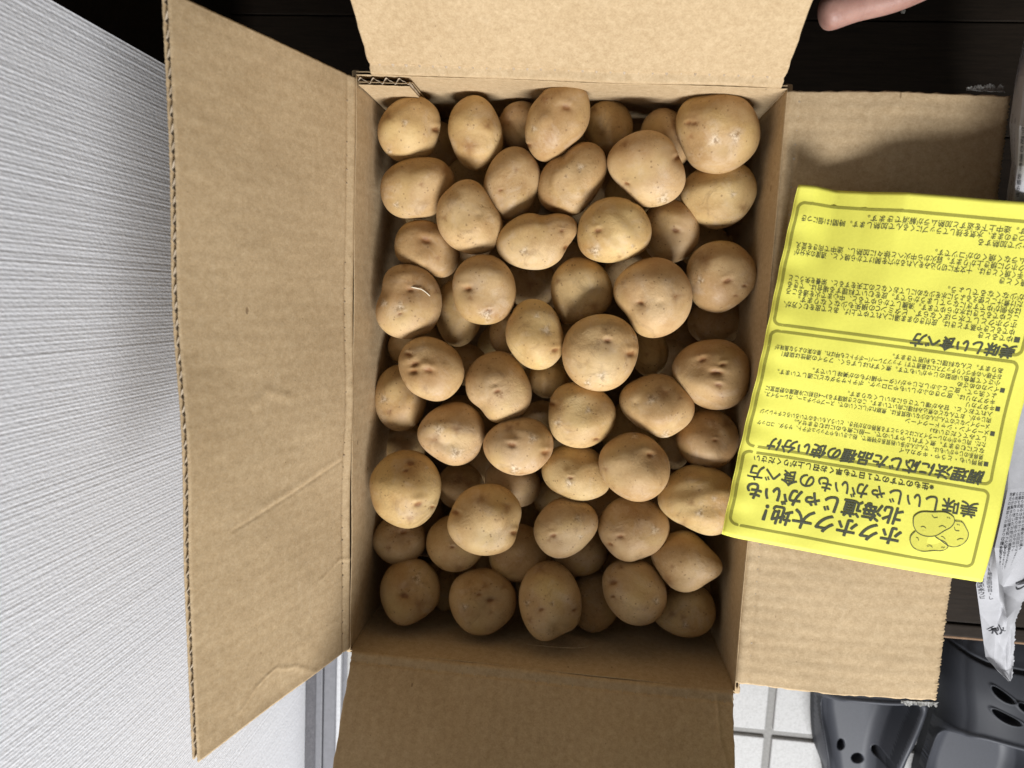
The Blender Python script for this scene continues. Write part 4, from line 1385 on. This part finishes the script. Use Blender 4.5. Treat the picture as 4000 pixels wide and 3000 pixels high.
def sm(x, a, b):
    t = np.clip((x - a) / (b - a), 0, 1)
    return t * t * (3 - 2 * t)


def clog(label, outline, opening, holes, slots, toe_line, lean):
    OL = np.array(smooth_line(outline, True, 10))
    OP = np.array(smooth_line(opening, True, 10))
    x0, y0 = OL.min(0) - 0.002; x1, y1 = OL.max(0) + 0.002
    st = 0.00068
    X, Y = np.meshgrid(np.arange(x0, x1, st), np.arange(y0, y1, st), indexing='ij')
    do = -sdf_poly(X, Y, OL)              # inside distance to the outer contour
    dn = sdf_poly(X, Y, OP)               # outside distance to the opening
    yl = (Y - y0) / (y1 - y0)
    crown = 0.042 + 0.016 * sm(yl, 0.35, 0.62) - 0.016 * sm(yl, 0.72, 1.0)
    hw = 0.052
    side = 1 - (1 - np.clip(do / 0.017, 0, 1)) ** 2.4
    dome = 1 - (1 - np.clip(do / hw, 0, 1)) ** 2.2
    Z = 0.014 + crown * (0.62 * side + 0.38 * dome)
    # toe bumper seam
    if toe_line is not None:
        dl = -np.abs(sdf_line(X, Y, toe_line))
        Z -= 0.0035 * np.exp(-(dl / 0.0016) ** 2) + 0.002 * sm(sdf_line(X, Y, toe_line), -0.004, 0.010)
    # crescent vents
    for (cx, cy, rx, ry, a) in slots:
        lx = (X - cx) * math.cos(a) + (Y - cy) * math.sin(a); ly = -(X - cx) * math.sin(a) + (Y - cy) * math.cos(a)
        e = np.hypot(lx / rx, (ly - 0.35 * ry * (lx / rx) ** 2) / ry)
        Z -= 0.013 * (1 - sm(e, 0.60, 1.05)) * (0.6 + 0.4 * np.clip(ly / ry * 0.5 + 0.5, 0, 1))
        Z += 0.0012 * np.exp(-((e - 1.12) / 0.12) ** 2)
    # foot opening: soft rim bead, then down to the foot bed
    Z += 0.0022 * np.exp(-((dn - 0.0022) / 0.0024) ** 2)
    bed = 0.018 + 0.020 * np.clip(1 + dn / 0.020, 0, 1) ** 2.2
    for (cx, cy, rx, ry) in holes:
        bed = bed - 0.012 * (1 - sm(np.hypot((X - cx) / rx, (Y - cy) / ry), 0.75, 1.05))
    wgt = sm(dn, -0.0070, 0.0004)
    Z = bed * (1 - wgt) + Z * wgt
    Z = np.maximum(Z, 0.002)
    gx, gy = np.gradient(do, st)
    gl = np.hypot(gx, gy) + 1e-9
    dc = np.clip(do, 0, 0.010)
    sh = np.where((do > 0) & (do < 0.010), dc - dc * dc / 0.010, 0.0)
    X = X - gx / gl * sh; Y = Y - gy / gl * sh
    n, m = X.shape
    a = np.arange(n * m).reshape(n, m)
    F = np.stack([a[:-1, :-1], a[1:, :-1], a[1:, 1:], a[:-1, 1:]], -1).reshape(-1, 4)
    keep = (do.ravel()[F] > -0.0006).all(1)
    inner = (dn.ravel()[F] < -0.0030).all(1)
    lipm = (np.abs(dn.ravel()[F] - 0.0015) < 0.0030).all(1)
    # snap the outermost ring onto the contour, down at the sole
    snap = do < 0.0004
    X = np.where(snap, X + gx / gl * np.minimum(-do, 0.0012) * (do < 0), X); Y = np.where(snap, Y + gy / gl * np.minimum(-do, 0.0012) * (do < 0), Y)
    Zs = np.where(snap, 0.006, Z)
    V = np.stack([X, Y, Zs + TILE_Z], -1).reshape(-1, 3)
    c = OL.mean(0)
    root = empty("clog", (c[0], c[1], TILE_Z))
    tag(root, label, "shoe", "dark clogs on the tiles")
    def part(nm, sel, mat):
        Fs = F[sel]
        ids = np.unique(Fs)
        mp = np.zeros(n * m, int); mp[ids] = np.arange(len(ids))
        o = mesh_obj(nm, V[ids], mp[Fs], mat, None); put_under(o, root)
        return o
    part("upper", keep & ~inner & ~lipm, RUBBER)
    part("opening_rim", keep & lipm & ~inner, RUBBER_L)
    part("footbed", keep & inner, RUBBER_L)
    # sole slab
    k = len(OL)
    Vs = [(x, y, TILE_Z + z) for z in (0.0005, 0.013) for x, y in OL]
    Fs = [(i, (i + 1) % k, k + (i + 1) % k, k + i) for i in range(k)] + [tuple(range(k))[::-1]]
    o = mesh_obj("sole", Vs, Fs, RUBBER, None, smooth=False); put_under(o, root)
    return root


def sdf_line(X, Y, line):
    """signed offset (along +y) from a polyline y(x)"""
    L_ = np.array(line)
    return Y - np.interp(X, L_[:, 0], L_[:, 1])


def w2(pxx, pyy, z):
    p = un(pxx, pyy, z)
    return (p[0], p[1])


zr = TILE_Z + 0.058
op1 = [w2(3240, 2775, zr), w2(3290, 2735, zr), w2(3370, 2722, zr), w2(3460, 2724, zr), w2(3540, 2728, zr), w2(3592, 2748, zr), w2(3580, 2800, zr), w2(3545, 2880, zr), w2(3520, 2960, zr), w2(3500, 3060, zr), w2(3495, 3180, zr),
       w2(3490, 3300, zr), w2(3440, 3400, zr), w2(3370, 3400, zr), w2(3310, 3300, zr), w2(3285, 3180, zr), w2(3270, 3060, zr), w2(3250, 2930, zr), w2(3238, 2850, zr)]
zb = TILE_Z + 0.02
ol1 = [w2(3188, 2730, zb), w2(3185, 2600, zb), w2(3200, 2480, zb), w2(3260, 2380, zb), w2(3370, 2340, zb), w2(3490, 2370, zb), w2(3575, 2460, zb), w2(3605, 2580, zb), w2(3600, 2700, zb), w2(3565, 2810, zb), w2(3525, 2920, zb),
       w2(3505, 3030, zb), w2(3505, 3180, zb), w2(3490, 3330, zb), w2(3420, 3430, zb), w2(3340, 3420, zb), w2(3270, 3320, zb), w2(3245, 3180, zb), w2(3232, 3030, zb), w2(3198, 2930, zb), w2(3188, 2830, zb)]
hz = TILE_Z + 0.02
hl = [(*w2(3287, 2912, hz), .0042, .0065), (*w2(3424, 2922, hz), .0058, .0062), (*w2(3352, 2966, hz), .0062, .0058)]
clog("charcoal clog on white tiles with three drain holes in its footbed", ol1, op1, hl, [], None, 0)

op2 = [w2(3660, 3080, zr), w2(3690, 2975, zr), w2(3730, 2908, zr), w2(3775, 2882, zr), w2(3832, 2873, zr), w2(3914, 2886, zr), w2(4000, 2912, zr), w2(4060, 2960, zr), w2(4070, 3060, zr), w2(4030, 3200, zr), w2(3990, 3330, zr), w2(3900, 3420, zr),
       w2(3800, 3420, zr), w2(3720, 3330, zr), w2(3670, 3200, zr)]
ol2 = [w2(3600, 3000, zb), w2(3640, 2860, zb), w2(3668, 2740, zb), w2(3664, 2600, zb), w2(3680, 2480, zb), w2(3740, 2390, zb), w2(3850, 2350, zb), w2(3980, 2370, zb), w2(4100, 2450, zb), w2(4160, 2580, zb), w2(4165, 2720, zb), w2(4140, 2880, zb),
       w2(4110, 3030, zb), w2(4080, 3200, zb), w2(4020, 3360, zb), w2(3900, 3450, zb), w2(3780, 3440, zb), w2(3680, 3350, zb), w2(3620, 3200, zb), w2(3590, 3090, zb)]
zs = TILE_Z + 0.062
sl2 = [(*w2(3900, 2702, zs), .0115, .0038, -0.55), (*w2(3912, 2787, zs), .0140, .0040, -0.38), (*w2(3998, 2752, zs), .0125, .0038, -0.36)]
tl2 = [w2(3650, 2440, zs), w2(3745, 2519, zs), w2(3759, 2545, zs), w2(3807, 2577, zs), w2(3860, 2597, zs), w2(4000, 2622, zs), w2(4170, 2625, zs)]
clog("charcoal clog at the right edge with crescent vents below the newspaper tip", ol2, op2, [], sl2, tl2, 0)


# ------------------------------------------------------------------ a hand steadying the far flap from behind, mostly outside the frame
def hand():
    Z0 = 0.205
    q = lambda a, b, z=Z0: tuple(un(a, b, z))
    vs, es, rd = [], [], []
    def add(p, r, par=None):
        vs.append(p); rd.append((r, r))
        if par is not None: es.append((par, len(vs) - 1))
        return len(vs) - 1
    palm = add(q(4020, -470, .235), .027)
    wrist = add(q(4260, -760, .25), .026, palm)
    add(q(4700, -1200, .30), .034, wrist)
    kn = add(q(3900, -300, .225), .0165, palm)
    # fingers: the index finger shows at the upper edge of the photograph
    f1 = add(q(3740, -150, .212), .0125, kn)
    f1 = add(q(3600, -73, .208), .0112, f1)
    f1 = add(q(3470, -10), .0104, f1)
    f1 = add(q(3345, 16), .0095, f1)
    f1 = add(q(3262, 44), .0106, f1)
    add(q(3196, 64), .0100, f1)
    for k, (dx, dy, sh) in enumerate(((10, -165, 1.04), (50, -320, 0.97), (120, -455, 0.80))):
        kk = add(q(3900 + dx * 1.2, -330 + dy * 0.92, .232), .0160, palm)
        c = add(q(3720 + dx, -170 + dy, .215), .0115, kk)
        c = add(q(3560 + dx + 60 * (1 - sh), -90 + dy, .210), .0105, c)
        c = add(q(3380 + dx + 140 * (1 - sh), -20 + dy), .0095, c)
        add(q(3210 + dx + 240 * (1 - sh), 30 + dy), .0088, c)
    t = add(q(3900, -150, .262), .0160, palm)
    t = add(q(3640, -60 - 120, .285), .0125, t)
    add(q(3480, -60 - 170, .298), .0110, t)
    me = bpy.data.meshes.new("person")
    me.from_pydata(vs, es, [])
    ob = bpy.data.objects.new("person", me)
    COL.objects.link(ob)
    md = ob.modifiers.new("skin", 'SKIN')
    md.branch_smoothing = 0.5
    for v, r in zip(me.skin_vertices[0].data, rd):
        v.radius = r
    me.skin_vertices[0].data[0].use_root = True
    s2 = ob.modifiers.new("sub", 'SUBSURF'); s2.levels = 3; s2.render_levels = 3
    dg = bpy.context.evaluated_depsgraph_get()
    m2 = bpy.data.meshes.new_from_object(ob.evaluated_get(dg))
    bpy.data.objects.remove(ob)
    m2.materials.append(SKINM)
    m2.polygons.foreach_set("use_smooth", [True] * len(m2.polygons))
    o = bpy.data.objects.new("person", m2)
    COL.objects.link(o)
    tag(o, "bare hand of a person behind the far flap at the upper edge", "person")


hand()
# small white fragment on the floor
bm = bmesh.new()
bmesh.ops.create_icosphere(bm, subdivisions=2, radius=0.0022)
cp = un(3528, 44, 0.002)
for v in bm.verts:
    v.co = v.co * (0.8 + 0.4 * mnoise.noise(v.co * 900)) + Vector(cp)
me = bpy.data.meshes.new("crumb"); bm.to_mesh(me); bm.free(); me.materials.append(CRUMB)
o = bpy.data.objects.new("crumb", me); COL.objects.link(o)
tag(o, "tiny white crumb on the dark floor just below the hand", "crumb")
